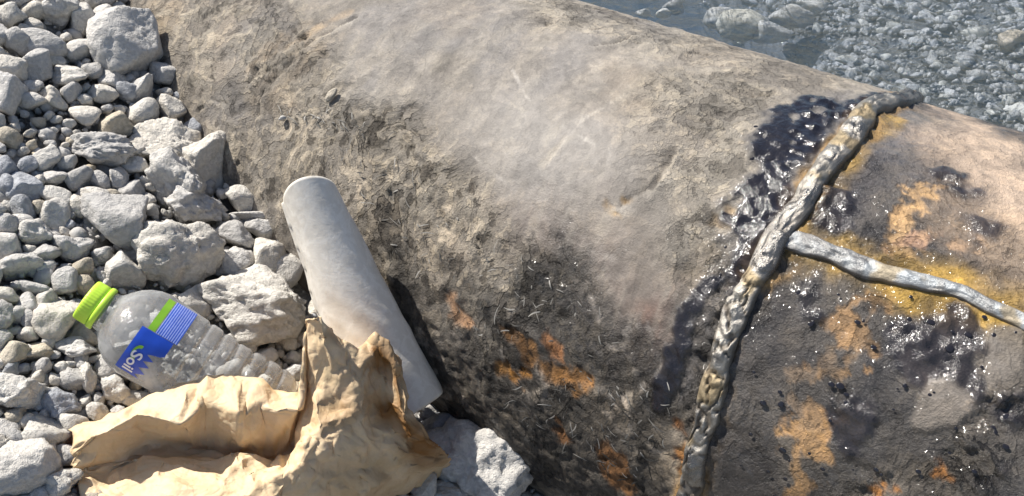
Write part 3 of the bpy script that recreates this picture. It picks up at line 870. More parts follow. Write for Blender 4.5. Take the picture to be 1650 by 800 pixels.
# curled scraps of torn wrapping standing off the flank: one loose mass
M_SCRAP = attr_material('wrap_scraps', 0.0008, 0.3, 600)
SV, SF, SC = [], [], []
off = 0
zones = [([(520, 200), (660, 200), (720, 300), (800, 390), (930, 450), (1010, 550), (960, 610), (780, 560), (640, 440)], 120), ([(860, 610), (1080, 620), (1090, 780), (960, 780), (800, 640)], 150), ([(440, 180), (560, 180), (580, 210), (470, 215)], 50)]
for poly, count in zones:
    P2 = np.array(poly, float)
    placed = 0
    while placed < count:
        q = P2.min(0) + rng.random(2) * (P2.max(0) - P2.min(0))
        if poly_sdf(np.array([q[0]]), np.array([q[1]]), poly)[0] > 0: continue
        s_, a_, X, t = pipe_hit(*q)
        an = a_ / R
        out = np.cos(an) * NN + np.sin(an) * np.array([0, 0, 1.0]); tan_ = -np.sin(an) * NN + np.cos(an) * np.array([0, 0, 1.0])
        th = rng.normal(0.6, 1.0); d1 = math.cos(th) * AX + math.sin(th) * tan_; d2 = np.cross(out, d1)
        L = rng.lognormal(math.log(0.006), 0.45); wd = rng.uniform(0.0002, 0.0007); cu = rng.uniform(0.05, 0.4)
        u = np.linspace(0, 1, 6)
        arc_h = cu * L * np.sin(u * math.pi * rng.uniform(0.4, 1.0)) * 0.55 + 0.0012
        bend = L * rng.normal(0, 0.4) * u ** 2
        for side in (-1, 1):
            w_ = side * wd * (0.35 + 0.65 * np.sin(u * math.pi * 0.9 + 0.2))
            SV.append(X + out * arc_h[:, None] + d1 * (u * L)[:, None] + d2 * (w_ + bend)[:, None])
        i = np.arange(5)
        SF.append(np.stack([off + i, off + i + 1, off + 6 + i + 1, off + 6 + i], 1)); off += 12
        g = rng.uniform(0.06, 0.34) if q[1] < 560 else rng.choice([0.03, 0.05, 0.16, 0.3])
        SC.append(np.tile(np.array([[g, g * 0.95, g * 0.86]]), (12, 1)))
        placed += 1
SV = np.concatenate(SV); SC = np.concatenate(SC)
o = obj_np('torn_wrapping', SV, np.concatenate(SF), M_SCRAP, pipe_root, True, {'col': SC, 'rough': np.full(len(SV), 0.6), 'grain': np.full(len(SV), 0.3)}, PC)
o['kind'] = 'stuff'; o['label'] = 'torn fibrous scraps of wrapping on the flank'

# ------------------------------------------------------------------ stones
def rock_shape(seed, level, planes=13, sharp=14, rough=0.06, stretch=(1, 1, 1)):
    r = np.random.default_rng(seed)
    v, f = ICO[level]
    n = r.normal(size=(planes, 3)); n /= np.linalg.norm(n, axis=1)[:, None]
    d = r.uniform(0.52, 1.0, planes)
    q = np.clip(v @ n.T, 0, None) / d
    rad = 1 / ((q ** sharp).sum(1) + 0.9 ** sharp) ** (1 / sharp)
    p = v * rad[:, None]
    rad2 = rough * fbm3(p + seed, 0.75, 3, seed % 97) + rough * 0.55 * fbm3(p - seed, 0.22, 3, seed % 89)
    if level >= 4: rad2 = rad2 + rough * 0.35 * np.abs(fbm3(p, 0.1, 2, seed % 83)) * -1
    if level >= 5: rad2 = rad2 + rough * 0.14 * fbm3(p, 0.045, 2, seed % 71)
    p = p * (1 + rad2)[:, None] * np.array(stretch)
    lo, hi = p.min(0), p.max(0)
    return (p - (lo + hi) / 2) / ((hi - lo) / 2), f


VIEW_R = np.array([1.0, 0, 0]); VIEW_F = np.array([0, _c, -_s]); VIEW_U = np.array([0, _s, _c])


def rock_at(name, px, py, w, h, rot, seed, mat, lift=0.25, level=4, sharp=14, rough=0.07, planes=13, depth=None, surface='bank', X=None, mesh=None, taper=0.0):
    if X is None: X = on_bank(px, py, 0.0)
    dist = np.linalg.norm(X - EYE); k = dist / FPX
    a, b_ = w * k / 2, h * k / 2
    c_ = depth if depth else (a + b_) / 2
    if mesh is None:
        p, f = rock_shape(seed, level, planes, sharp, rough)
        if taper: p = p * np.stack([1 - taper * p[:, 1], np.ones(len(p)), 1 - 0.5 * taper * p[:, 1]], 1)
        mesh = mesh_np(name, p, f, mat)
    o = bpy.data.objects.new(name, mesh); COL.objects.link(o)
    cr, sr = math.cos(rot), math.sin(rot)
    ex = VIEW_R * cr + VIEW_U * sr; ey = -VIEW_R * sr + VIEW_U * cr
    M = Matrix([[*(ex * a)[:1], (ey * b_)[0], (VIEW_F * c_)[0]], [(ex * a)[1], (ey * b_)[1], (VIEW_F * c_)[1]], [(ex * a)[2], (ey * b_)[2], (VIEW_F * c_)[2]]])
    Xc = X + np.array([0, 0, 1.0]) * lift * b_ * 2
    M4 = M.to_4x4(); M4.translation = Vector(Xc)
    o.matrix_world = M4
    return o, Xc, max(a, b_)


# photo x, y, width, height, tilt, kind (a angular, r rounded, k knobbly), tone, label, short name used by the small stones around it
G1 = 'stones of the bank'
ROCKS = [
    (207, 82, 98, 108, 0.5, 'a', 'n', 'large pointed grey boulder leaning on the pipe near the top edge', 'the large pointed boulder'),
    (76, 78, 58, 38, 0.1, 'r', 'n', 'smooth oval pale stone among the cobbles at the top left', 'the smooth oval stone'),
    (99, 27, 50, 50, 0.2, 'k', 'n', 'chunky pitted grey stone behind the smooth oval one', ''),
    (136, 38, 36, 46, 0.1, 'a', 'n', 'flat faced grey stone standing beside the chunky pitted one', ''),
    (170, 31, 40, 32, 0.3, 'r', 'n', 'egg shaped stone just behind the large pointed boulder', ''),
    (129, 84, 42, 30, -0.6, 'r', 'n', 'pale wedge stone left of the large pointed boulder', 'the pale wedge stone'),
    (14, 120, 54, 40, 0.0, 'a', 'n', 'broad grey cobble cut by the left edge, lower than the oval stone', ''),
    (59, 116, 48, 46, -0.4, 'a', 'n', 'blocky grey cobble right below the smooth oval stone', 'the blocky cobble'),
    (8, 160, 52, 56, 0.1, 'a', 'n', 'tall grey cobble at the left edge under the broad one', ''),
    (52, 168, 42, 24, 0.0, 'r', 'n', 'flat oval pebble lying under the blocky cobble', ''),
    (90, 163, 36, 32, 0.1, 'k', 'n', 'squat rough stone beside the flat oval pebble', ''),
    (113, 126, 56, 32, 0.0, 'k', 'n', 'low knobbly stone between the blocky cobble and the pointed boulder', ''),
    (184, 132, 42, 32, 0.5, 'a', 'n', 'half buried stone below the large pointed boulder', ''),
    (229, 152, 26, 54, 0.55, 'a', 'n', 'slanting slab shaped stone under the right foot of the pointed boulder', ''),
    (137, 190, 42, 28, 0.1, 'r', 'n', 'pale rounded stone left of the yellowish one', ''),
    (186, 208, 46, 42, 0.2, 'a', 'w', 'yellowish stone with a stained corner in the middle of the bank', 'the yellowish stone'),
    (231, 187, 46, 40, -0.3, 'r', 'n', 'smooth pale cobble right of the yellowish stone', ''),
    (276, 183, 46, 42, 0.0, 'a', 'n', 'grey cobble lying at the edge of the shadow against the pipe', ''),
    (166, 246, 94, 50, 0.05, 'k', 'n', 'long knobbly stone below the yellowish one', 'the long knobbly stone'),
    (272, 236, 90, 66, 0.2, 'k', 'n', 'broad cracked boulder near the pipe, above the twin lobed rock', 'the broad cracked boulder'),
    (337, 268, 64, 92, 0.6, 'a', 'n', 'steep slab of rock tilted against the pipe', 'the steep slab'),
    (291, 303, 86, 84, 0.4, 'k', 'n', 'upper lobe of the twin lobed pale rock pile near the pipe', 'the twin lobed rock'),
    (314, 338, 88, 62, 0.35, 'k', 'n', 'hollowed pale rock in front of the twin lobed one', ''),
    (184, 366, 112, 80, 0.1, 'a', 'n', 'big smooth faced boulder in the middle of the bank', 'the big smooth boulder'),
    (215, 313, 42, 36, 0.3, 'a', 'n', 'pale blocky stone resting above the big smooth boulder', ''),
    (220, 271, 36, 28, 0.2, 'a', 'n', 'small bright stone right under the long knobbly stone', ''),
    (192, 294, 26, 40, -0.4, 'a', 'n', 'upright grey stone left of the pale blocky stone', ''),
    (389, 325, 50, 40, 0.55, 'a', 'n', 'angular grey stone propped up beside the pipe above the roll', 'the propped angular stone'),
    (378, 381, 56, 40, 0.1, 'a', 'n', 'three sided stone under the propped angular one', ''),
    (424, 374, 52, 34, 0.2, 'a', 'n', 'flat bright stone next to the roll top', ''),
    (400, 352, 66, 18, 0.0, 'r', 'n', 'thin flat stone wedged under the propped angular one', ''),
    (88, 290, 36, 20, 0.0, 'r', 'n', 'white topped oval pebble in the left gravel', ''),
    (92, 318, 48, 24, 0.2, 'r', 'n', 'bright flat cobble left of the big smooth boulder', ''),
    (92, 351, 34, 46, -0.2, 'a', 'n', 'upright grey block left of the big smooth boulder', 'the upright grey block'),
    (149, 318, 46, 24, 0.1, 'a', 'n', 'flat pale stone above the left shoulder of the big smooth boulder', ''),
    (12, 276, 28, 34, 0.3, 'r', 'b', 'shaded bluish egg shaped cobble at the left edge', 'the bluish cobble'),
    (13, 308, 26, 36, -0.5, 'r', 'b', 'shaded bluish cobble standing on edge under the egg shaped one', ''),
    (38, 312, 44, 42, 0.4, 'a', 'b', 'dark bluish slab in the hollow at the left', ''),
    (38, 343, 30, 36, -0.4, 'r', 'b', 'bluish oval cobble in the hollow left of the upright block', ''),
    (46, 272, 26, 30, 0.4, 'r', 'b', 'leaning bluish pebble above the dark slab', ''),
    (62, 381, 48, 40, 0.1, 'k', 'n', 'pitted stone below the upright grey block', ''),
    (40, 360, 44, 22, 0.3, 'r', 'n', 'bright slanting stone left of the upright grey block', ''),
    (117, 404, 56, 42, -0.3, 'k', 'n', 'speckled cobble at the lower left of the big smooth boulder', 'the speckled cobble'),
    (281, 424, 142, 100, 0.0, 'k', 'n', 'wide pitted boulder above the bottle', 'the wide pitted boulder'),
    (274, 375, 40, 28, 0.0, 'k', 'n', 'small rough stone on top of the wide pitted boulder', ''),
    (428, 427, 56, 64, 0.2, 'a', 'n', 'bright smooth sided stone left of the roll', 'the bright stone by the roll'),
    (380, 427, 56, 46, 0.4, 'k', 'n', 'lumpy stone right of the wide pitted boulder', ''),
    (202, 444, 54, 60, 0.0, 'a', 'n', 'pyramid shaped stone behind the bottle cap', 'the pyramid stone'),
    (418, 500, 146, 112, 0.1, 'k', 'n', 'massive pale boulder between the bottle and the roll', 'the massive pale boulder'),
    (318, 492, 48, 50, 0.1, 'a', 'n', 'pointed stone touching the upper side of the bottle', ''),
    (90, 523, 56, 58, 0.4, 'a', 'n', 'blunt pale cobble left of the bottle cap', 'the blunt pale cobble'),
    (103, 457, 46, 40, 0.1, 'r', 'n', 'smooth grey cobble above the bottle cap', 'the smooth cobble above the cap'),
    (48, 492, 34, 30, 0.0, 'r', 'n', 'round grey pebble left of the pear shaped one', ''),
    (76, 493, 30, 36, -0.5, 'r', 'n', 'pear shaped pebble above the blunt pale cobble', ''),
    (57, 467, 44, 20, 0.1, 'r', 'n', 'long rounded pebble left of the smooth cobble above the cap', ''),
    (28, 434, 62, 32, -0.3, 'a', 'n', 'flat slanting cobble at the left, level with the bottle cap', ''),
    (142, 543, 40, 32, 0.2, 'a', 'w', 'cream stone against the bottle shoulder', 'the cream stone'),
    (122, 563, 56, 30, 0.0, 'k', 'n', 'low rough stone under the cream one', ''),
    (200, 590, 70, 58, 0.0, 'k', 'n', 'grey boulder shaded by the bottle, under its label', 'the boulder under the label'),
    (190, 629, 46, 40, 0.2, 'k', 'n', 'sunlit topped stone below the bottle and above the bag', ''),
    (147, 617, 26, 52, -0.2, 'k', 'n', 'narrow upright stone left of the shaded boulder', ''),
    (22, 634, 84, 50, 0.0, 'k', 'n', 'broad flat rock at the left edge, level with the bag top', 'the broad flat rock'),
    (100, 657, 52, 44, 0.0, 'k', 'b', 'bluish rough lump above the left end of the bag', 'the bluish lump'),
    (60, 572, 40, 28, 0.2, 'a', 'w', 'brownish angular stone in the gravel left of the bottle', 'the brownish stone'),
    (78, 702, 62, 50, -0.1, 'a', 'n', 'smooth angular boulder left of the bag', 'the smooth boulder by the bag'),
    (11, 694, 32, 26, 0.1, 'r', 'n', 'rounded stone at the left edge left of the smooth boulder', ''),
    (33, 711, 22, 38, -0.5, 'a', 'n', 'slim leaning pale stone left of the smooth boulder', ''),
    (36, 762, 92, 72, 0.0, 'a', 'n', 'large pale rock in the lower left corner', 'the corner rock'),
    (66, 742, 44, 36, -0.3, 'r', 'n', 'rounded rock leaning on the large corner rock', ''),
    (98, 784, 56, 44, 0.1, 'k', 'n', 'white topped rock at the lower left corner of the bag', ''),
    (778, 752, 160, 150, -0.3, 'k', 'n', 'big shaded boulder with sunlit flecks at the foot of the pipe', 'the shaded boulder'),
    (680, 785, 46, 50, 0.3, 'a', 'n', 'sunlit splinter of rock under the right end of the bag', ''),
    (725, 800, 90, 40, 0.0, 'k', 'n', 'low rock in shade between the bag and the big shaded boulder', ''),
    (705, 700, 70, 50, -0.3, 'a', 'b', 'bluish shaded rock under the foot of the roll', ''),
    (464, 445, 44, 56, 0.2, 'r', 'n', 'pale rounded stone tucked against the roll', ''),
    (350, 415, 22, 24, 0, 'a', 'n', 'small dark chip beside the wide pitted boulder', ''),
]
placed = []        # (pixel x, pixel y, pixel radius)
things = []
for k, (px, py, w, h, rot, kind, tone, lab, nick) in enumerate(ROCKS):
    mat = {'n': M_STONE, 'w': M_STONE_WARM, 'b': M_STONE_BLUE}[tone]
    big = max(w, h)
    sharp, rough, planes = {'a': (42, 0.07, 11), 'r': (7, 0.05, 9), 'k': (16, 0.17, 12)}[kind]
    o, X, rad = rock_at('boulder' if big >= 80 else 'stone', px, py, w * 1.08, h * 1.08, -rot, 900 + k * 7, mat, 0.12, 5 if big >= 75 else 4, sharp, rough, planes, taper=0.42 if any(q in lab for q in ('pointed', 'pyramid', 'steep slab', 'three sided')) else 0.0)
    tag(o, lab, 'rock' if big >= 80 else 'stone', G1)
    placed.append((px, py, w / 2, h / 2)); things.append((o, X, nick))

COVER = [[(113, 690), (335, 600), (497, 632), (489, 514), (530, 508), (610, 536), (650, 590), (726, 740), (640, 800), (110, 800)],
         [(455, 330), (540, 302), (640, 500), (710, 655), (650, 690), (490, 480)],
         [(123, 490), (155, 454), (250, 466), (330, 510), (490, 622), (262, 628), (200, 590), (150, 525)]]
BANK_EDGE = [(-60, -60), (185, -60), (200, 0), (258, 110), (335, 215), (370, 275), (455, 345), (560, 480), (700, 660), (850, 790), (860, 860), (-60, 860)]


def covered(px, py, pad=-6):
    return any(poly_sdf(np.array([px]), np.array([py]), p)[0] < pad for p in COVER)


def overlap(px, py, r, fac):
    for (qx, qy, a, b_) in placed:
        if ((px - qx) / (a + r * fac)) ** 2 + ((py - qy) / (b_ + r * fac)) ** 2 < 1: return True
    return False


POOL = {}
for kind, (sharp, rough, planes) in {'angular': (40, 0.09, 10), 'rounded': (8, 0.06, 9), 'knobbly': (18, 0.18, 12)}.items():
    POOL[kind] = {}
    for tone, mat in (('grey', M_STONE), ('buff', M_STONE_WARM), ('bluish', M_STONE_BLUE)):
        POOL[kind][tone] = [mesh_np('stone', *rock_shape(3000 + j * 11 + len(kind), 3, planes, sharp, rough), mat) for j in range(12 if tone == 'grey' else 3)]

rng = np.random.default_rng(21)
fill = []
for lo, hi, tries, fac in ((17, 23, 900, 0.62), (11, 17, 2600, 0.6), (7.5, 11, 5200, 0.66), (5.5, 7.5, 6000, 0.7)):
    for _ in range(tries):
        if len(fill) >= 222: break
        px, py = rng.uniform(-15, 850), rng.uniform(-15, 815)
        if poly_sdf(np.array([px]), np.array([py]), BANK_EDGE)[0] > -3 or covered(px, py): continue
        r = rng.uniform(lo, hi)
        if 20 < px < 130 and 170 < py < 250 and r > 9: continue      # a patch of fine gravel
        if overlap(px, py, r, fac): continue
        kind = rng.choice(['angular', 'rounded', 'knobbly'], p=[0.52, 0.18, 0.30])
        tone = rng.choice(['grey', 'buff', 'bluish'], p=[0.86, 0.07, 0.07])
        asp = rng.uniform(0.62, 1.0)
        me = POOL[kind][tone][rng.integers(len(POOL[kind][tone]))]
        o, X, rad = rock_at('stone', px, py, r * 2.2, r * 2.2 * asp, rng.uniform(-0.7, 0.7), 0, None, 0.18, mesh=me)
        o.matrix_world = o.matrix_world @ Euler(rng.choice([0, math.pi / 2, math.pi], 3)).to_matrix().to_4x4()
        placed.append((px, py, r, r * asp)); fill.append((o, px, py, r, kind, tone, asp))

# words for the small stones: what each looks like and which landmark it lies beside
LAND = [(px, py, nick) for (px, py, w, h, rot, kind, tone, lab, nick) in ROCKS if nick]
LAND += [(140, 485, 'the green bottle cap'), (330, 560, 'the bottle'), (500, 330, 'the top of the roll'), (230, 720, 'the paper bag')]


def direction(dx, dy):
    a = math.degrees(math.atan2(-dy, dx)) % 360
    return ['right of', 'above and right of', 'above', 'above and left of', 'left of', 'below and left of', 'below', 'below and right of'][int((a + 22.5) // 45) % 8]


used = {}
rows = []
for (o, px, py, r, kind, tone, asp) in fill:
    size = 'middling' if r > 15 else 'small' if r > 10 else 'tiny'
    shape = kind if asp > 0.78 else ('flat ' + kind)
    near = sorted(LAND, key=lambda q: math.hypot(q[0] - px, q[1] - py))[:3]
    rows.append((o, px, py, size, tone, shape, near))
for (o, px, py, size, tone, shape, near) in rows:
    d1, d2 = direction(px - near[0][0], py - near[0][1]), direction(px - near[1][0], py - near[1][1])
    options = [f'{size} {tone} {shape} stone {d1} {near[0][2]}', f'{size} {tone} {shape} stone {d2} {near[1][2]}',
               f'{size} {tone} {shape} stone {d1} {near[0][2]}, near {near[1][2][4:]}', f'{size} {tone} {shape} stone {d1} {near[0][2]}, near {near[2][2][4:]}',
               f'{size} {tone} {shape} stone {direction(px - near[2][0], py - near[2][1])} {near[2][2]}']
    lab = next((l for l in options if l not in used), options[0])
    used[lab] = 1
    tag(o, lab, 'stone', G1)


def pebble_mass(name, pts, radii, mat, lab, seed, level=1, squash=(0.6, 1.0), parent=None):
    r = np.random.default_rng(seed)
    v, f = ICO[level]
    shapes = []
    for j in range(24):
        p, _ = rock_shape(seed * 31 + j, level, 9, 8, 0.1)
        shapes.append(p)
    n = len(pts)
    ids = r.integers(24, size=n)
    Vs = np.empty((n, len(v), 3)); 
    ang = r.uniform(0, 2 * math.pi, (n, 3))
    for i in range(n):
        R3 = np.array(Euler(ang[i]).to_matrix())
        sc = np.array([1.0, r.uniform(0.6, 1.0), r.uniform(*squash)]) * radii[i]
        Vs[i] = (shapes[ids[i]] * sc) @ R3.T + pts[i]
    Fs = (f[None] + (np.arange(n) * len(v))[:, None, None]).reshape(-1, 3)
    base = pts.mean(0)
    o = obj_np(name, Vs.reshape(-1, 3), Fs, mat, None, True, None, base)
    tag(o, lab, kind='stuff')
    return o


# loose gravel and pebbles between the stones (beyond counting)
rng = np.random.default_rng(5)
pts, rad = [], []
n = 26000
xs = rng.uniform(-0.85, 0.45, n); ys = rng.uniform(0.25, 1.35, n)
zb, s_, n_ = bank_height(xs, ys)
keep = (n_ > 0.03)
xs, ys, zb, n_ = xs[keep], ys[keep], zb[keep], n_[keep]
rr = np.clip(rng.lognormal(math.log(0.0031), 0.5, len(xs)), 0.0016, 0.0115)
g = np.stack([xs, ys, zb + rng.uniform(-0.35, 0.55, len(xs)) * rr], 1)
q = g - PC; qa = q @ AX; rad_ax = np.linalg.norm(q - qa[:, None] * AX, axis=1)
keep = rad_ax > R + rr * 0.8
pebble_mass('gravel', g[keep], rr[keep], M_GRAVEL, 'loose grey gravel and grit between the stones', 3)
# a second, coarser scatter: out of frame and in the lower layer
n = 4200
xs = rng.uniform(-1.5, 0.5, n); ys = rng.uniform(-0.3, 1.9, n)
zb, s_, n_ = bank_height(xs, ys)
rr = np.clip(rng.lognormal(math.log(0.011), 0.35, n), 0.006, 0.03)
g = np.stack([xs, ys, zb - 0.002], 1)
pp = project(g)
inframe = (pp[:, 0] > -10) & (pp[:, 0] < 1660) & (pp[:, 1] > -10) & (pp[:, 1] < 810)
g[:, 2] -= np.where(inframe, rr * 0.55 + 0.002, 0)
q = g - PC; qa = q @ AX; rad_ax = np.linalg.norm(q - qa[:, None] * AX, axis=1)
keep = (n_ > 0.03) & (rad_ax > R + rr * 0.7) & (np.linalg.norm(g - EYE, axis=1) > 0.3)
pebble_mass('rubble', g[keep], rr[keep], M_GRAVEL, 'half buried pebbles in the lower layer of the bank', 4, 1)

# ------------------------------------------------------------------ stones under the water
rng = np.random.default_rng(31)
wet_pool = [mesh_np('submerged_stone', *rock_shape(7000 + j * 13, 3, 10, 9, 0.08), M_WET) for j in range(14)]
cand = []
n = 27000
xs = rng.uniform(-0.2, 2.5, n); ys = rng.uniform(0.7, 3.3, n)
q = np.stack([xs - PC[0], ys - PC[1]], 1); nn_ = q @ NN[:2]
gz = ground_height(xs, ys)
deep = gz < -0.17
keep = (nn_ < -0.20) & ~(deep & (rng.random(n) < 0.9))
xs, ys, gz = xs[keep], ys[keep], gz[keep]
rr = np.clip(rng.lognormal(math.log(0.0066), 0.42, len(xs)), 0.004, 0.026)
rr = np.minimum(rr, 0.05)
g = np.stack([xs, ys, gz + rr * 0.1], 1)
g[:, 2] = np.minimum(g[:, 2], -0.012 - rr * 0.6)
pp = project(g)
vis = (pp[:, 0] > 930) & (pp[:, 0] < 1655) & (pp[:, 1] > -6) & (pp[:, 1] < 0.285 * (pp[:, 0] - 930) - 4)
score = np.where(vis, rr / np.linalg.norm(g - EYE, axis=1), 0)
top = np.argsort(-score)[:240]
top = top[score[top] > 0]
wet_list = []
for i in top:
    o = bpy.data.objects.new('submerged_stone', wet_pool[rng.integers(14)])
    COL.objects.link(o)
    o.location = g[i]; o.rotation_euler = rng.uniform(0, 6.28, 3)
    o.scale = (rr[i] * 1.25, rr[i] * rng.uniform(0.7, 1.0), rr[i] * rng.uniform(0.5, 0.8))
    o.rotation_euler = (rng.normal(0, 0.25), rng.normal(0, 0.25), rng.uniform(0, 6.28))
    wet_list.append((o, float(pp[i, 0]), float(pp[i, 1]), float(rr[i] / np.linalg.norm(g[i] - EYE) * FPX * 2)))
rest = np.setdiff1d(np.arange(len(g)), top)
pebble_mass('river_pebbles', g[rest], rr[rest] * 0.9, M_WET, 'mass of grey green pebbles covering the bed under the water', 8, 1, (0.5, 0.8))
for (px, py, w, h, lab, tone) in [(1630, 66, 40, 34, 'white blurred stone under water near the right edge', 'w'), (1195, 42, 78, 46, 'pale boulder under water at the rim of the dark pool', 'n'),
                                  (1037, 22, 24, 14, 'small pale stone in the dark blue pool, left of its neighbour', 'n'), (1068, 22, 24, 14, 'second pale stone in the dark blue pool, beside the boulders', 'n'),
                                  (1160, 30, 50, 34, 'rounded boulder under water between dark pool and pale boulder', 'n'), (1085, 10, 34, 24, 'boulder standing in the dark blue pool at the top edge', 'n'),
                                  (1275, 30, 66, 36, 'broad pale boulder under water right of the pool', 'n'), (1245, 52, 60, 34, 'low boulder under water just behind the pipe', 'n'), (1310, 12, 50, 28, 'flat boulder under water near the top edge', 'n')]:
    X = flat_hit(px, py, -0.075)
    o, X, rad = rock_at('submerged_boulder' if w > 30 else 'submerged_stone', px, py, w, h, 0, 4000 + px, M_WET if tone == 'n' else M_STONE_WARM, 0.0, 4, 7, 0.1, 11, X=X)
    tag(o, lab, 'boulder' if w > 30 else 'stone', 'larger stones under the water')

WLAND = [(1630, 66, 'the white blurred stone'), (1195, 42, 'the pool rim boulder'), (1045, 15, 'the dark blue pool'), (1275, 30, 'the broad pale boulder'),
         (1460, 150, 'the weld top'), (1640, 190, 'the right corner of water'), (1440, 10, 'the top edge centre'), (1640, 8, 'the upper right corner'), (1340, 90, 'the pipe rim')]
wsize = sorted(w[3] for w in wet_list)
w_used = {}
for (o, px, py, sz) in wet_list:
    q = wsize.index(sz) / len(wsize)
    size = 'biggest' if q > 0.97 else 'large' if q > 0.75 else 'medium' if q > 0.4 else 'small' if q > 0.15 else 'tiny'
    shape = 'long' if o.scale[1] < 0.8 * o.scale[0] * 0.8 else 'squat' if o.scale[2] > 0.55 * o.scale[0] else 'flat'
    near = sorted(WLAND, key=lambda q: math.hypot(q[0] - px, q[1] - py))[:2]
    opts = [f'{size} {shape} cobble underwater {direction(px - n_[0], py - n_[1])} {n_[2]}' for n_ in near]
    opts += [f'{size} {shape} cobble underwater {direction(px - near[0][0], py - near[0][1])} {near[0][2]}, {k_}' for k_ in ('close to it', 'further off')][::1 if math.hypot(px - near[0][0], py - near[0][1]) < 70 else -1][:1]
    lab = next((l for l in opts if l not in w_used), opts[0]); w_used[lab] = 1
    tag(o, lab, 'stone', 'cobbles on the river bed')

# chip lying on top of the pipe
s_, a_, X, t = pipe_hit(538, 157)
an = a_ / R
o, Xc, rad = rock_at('stone_chip', 538, 157, 26, 13, 0.85, 77, M_STONE_WARM, 0.0, 3, 22, 0.03, 8, 0.003, X=X + (np.cos(an) * NN + np.sin(an) * np.array([0, 0, 1.0])) * 0.005)
tag(o, 'small flat buff chip lying alone on the muddy top of the pipe', 'stone chip')
s_, a_, X, t = pipe_hit(458, 192)
an = a_ / R
o, Xc, rad = rock_at('stone_chip', 458, 192, 13, 8, 0.2, 78, M_STONE, 0.0, 3, 14, 0.05, 8, 0.003, X=X + (np.cos(an) * NN + np.sin(an) * np.array([0, 0, 1.0])) * 0.003)
tag(o, 'tiny white pebble stuck on the pipe left of the buff chip', 'stone chip')

# ------------------------------------------------------------------ rolled sleeve leaning on the pipe
m, nt, b = new_mat('pale_paper')
geo = node(nt, 'ShaderNodeNewGeometry')
n1 = noise_node(nt, geo.outputs['Position'], 40, 6, 0.62, 0.35); n2 = noise_node(nt, geo.outputs['Position'], 420, 3, 0.6)
vein = ramp(nt, n1.outputs['Fac'], [(0.42, (0.68, 0.635, 0.56)), (0.5, (0.76, 0.72, 0.65)), (0.56, (0.67, 0.625, 0.55)), (0.75, (0.74, 0.70, 0.63))])
n3 = noise_node(nt, geo.outputs['Position'], 17, 7, 0.65)
nt.links.new(mixrgb(nt, ramp(nt, n3.outputs['Fac'], [(0.5, (0, 0, 0)), (0.72, (0.6, 0.6, 0.6))]).outputs[0], vein.outputs[0], (0.46, 0.41, 0.34)), b.inputs['Base Color']); b.inputs['Roughness'].default_value = 0.6
bump(nt, b, math_node(nt, 'ADD', n1.outputs['Fac'], math_node(nt, 'MULTIPLY', n2.outputs['Fac'], 0.15)), 0.22, 0.003)
M_ROLL = m
_, _, Xt, tt_ = pipe_hit(499, 318)
top_c = EYE + ray(499, 320) * (tt_ - 0.085)
bot_c = on_bank(650, 674, 0.036)
axis = bot_c - top_c; Lr = np.linalg.norm(axis); axis /= Lr
e1 = np.cross(axis, [0, 0, 1.0]); e1 /= np.linalg.norm(e1); e2 = np.cross(e1, axis)
nu, nv = 120, 96
_v = EYE - top_c
TH_EYE = math.atan2(_v @ e2, _v @ e1)
u = np.linspace(0, 1, nu); vv = np.linspace(0, 1, nv, endpoint=False)
U, W = np.meshgrid(u, vv, indexing='ij'); U = U.ravel(); W = W.ravel()


def roll_radius(u_):
    kt, kb = np.linalg.norm(top_c - EYE) / FPX, np.linalg.norm(bot_c - EYE) / FPX
    return 43.5 * kt * (1 - u_) + 75 * kb * u_


def roll_surface(U, W, inset=0.0):
    th = W * 2 * math.pi
    r = roll_radius(U) - inset
    r = r * (1 - 0.55 * smooth(0.955, 1.0, U) ** 1.5)
    r = r * (1 + 0.034 * fbm2(np.cos(th) * 0.5 + U * 2.2, np.sin(th) * 0.5, 0.35, 3, 61)) + 0.0018 * smooth(0.0, 0.25, (W + 0.12 * U) % 1) - 0.0012
    sag = 0.9 - 0.06 * U
    cut = -0.019 * np.cos(th - TH_EYE) * (1 - U) ** 4 + 0.004 * np.sin(2 * th + 1) * U ** 3
    return top_c + axis * (U * Lr + cut)[:, None] + e1 * (np.cos(th) * r)[:, None] + e2 * (np.sin(th) * r * sag)[:, None]


root = empty('paper_roll', tuple(bot_c - np.array([0, 0, 0.03])))
tag(root, 'off white tapered roll of paper leaning against the pipe behind the bag', 'paper roll')
outer = roll_surface(U, W); inner = roll_surface(U, W, 0.006)
F = grid_faces(nu, nv, True)
nV = len(outer)
i = np.arange(nv); j = (i + 1) % nv
caps = np.concatenate([np.stack([i, j, nV + j, nV + i], 1), np.stack([nV - nv + i, 2 * nV - nv + i, 2 * nV - nv + j, nV - nv + j], 1)])
obj_np('sleeve', np.concatenate([outer, inner]), np.concatenate([F, F[:, ::-1] + nV, caps]), M_ROLL, root, True, None, bot_c)
# the inner turns of the roll, seen at its ends
tv = np.linspace(0, 1, 240); th = tv * 2 * math.pi * 3.2
rf = 0.86 - 0.5 * tv
SPV = []
for u_ in (0.012, 0.94):
    r = roll_radius(np.full(240, u_)) * rf
    SPV.append(top_c + axis * u_ * Lr + e1 * (np.cos(th) * r)[:, None] + e2 * (np.sin(th) * r * 0.86)[:, None])
obj_np('inner_turn', np.concatenate(SPV), np.stack([np.arange(239), np.arange(1, 240), np.arange(1, 240) + 240, np.arange(239) + 240], 1), M_ROLL, root, True, None, bot_c)

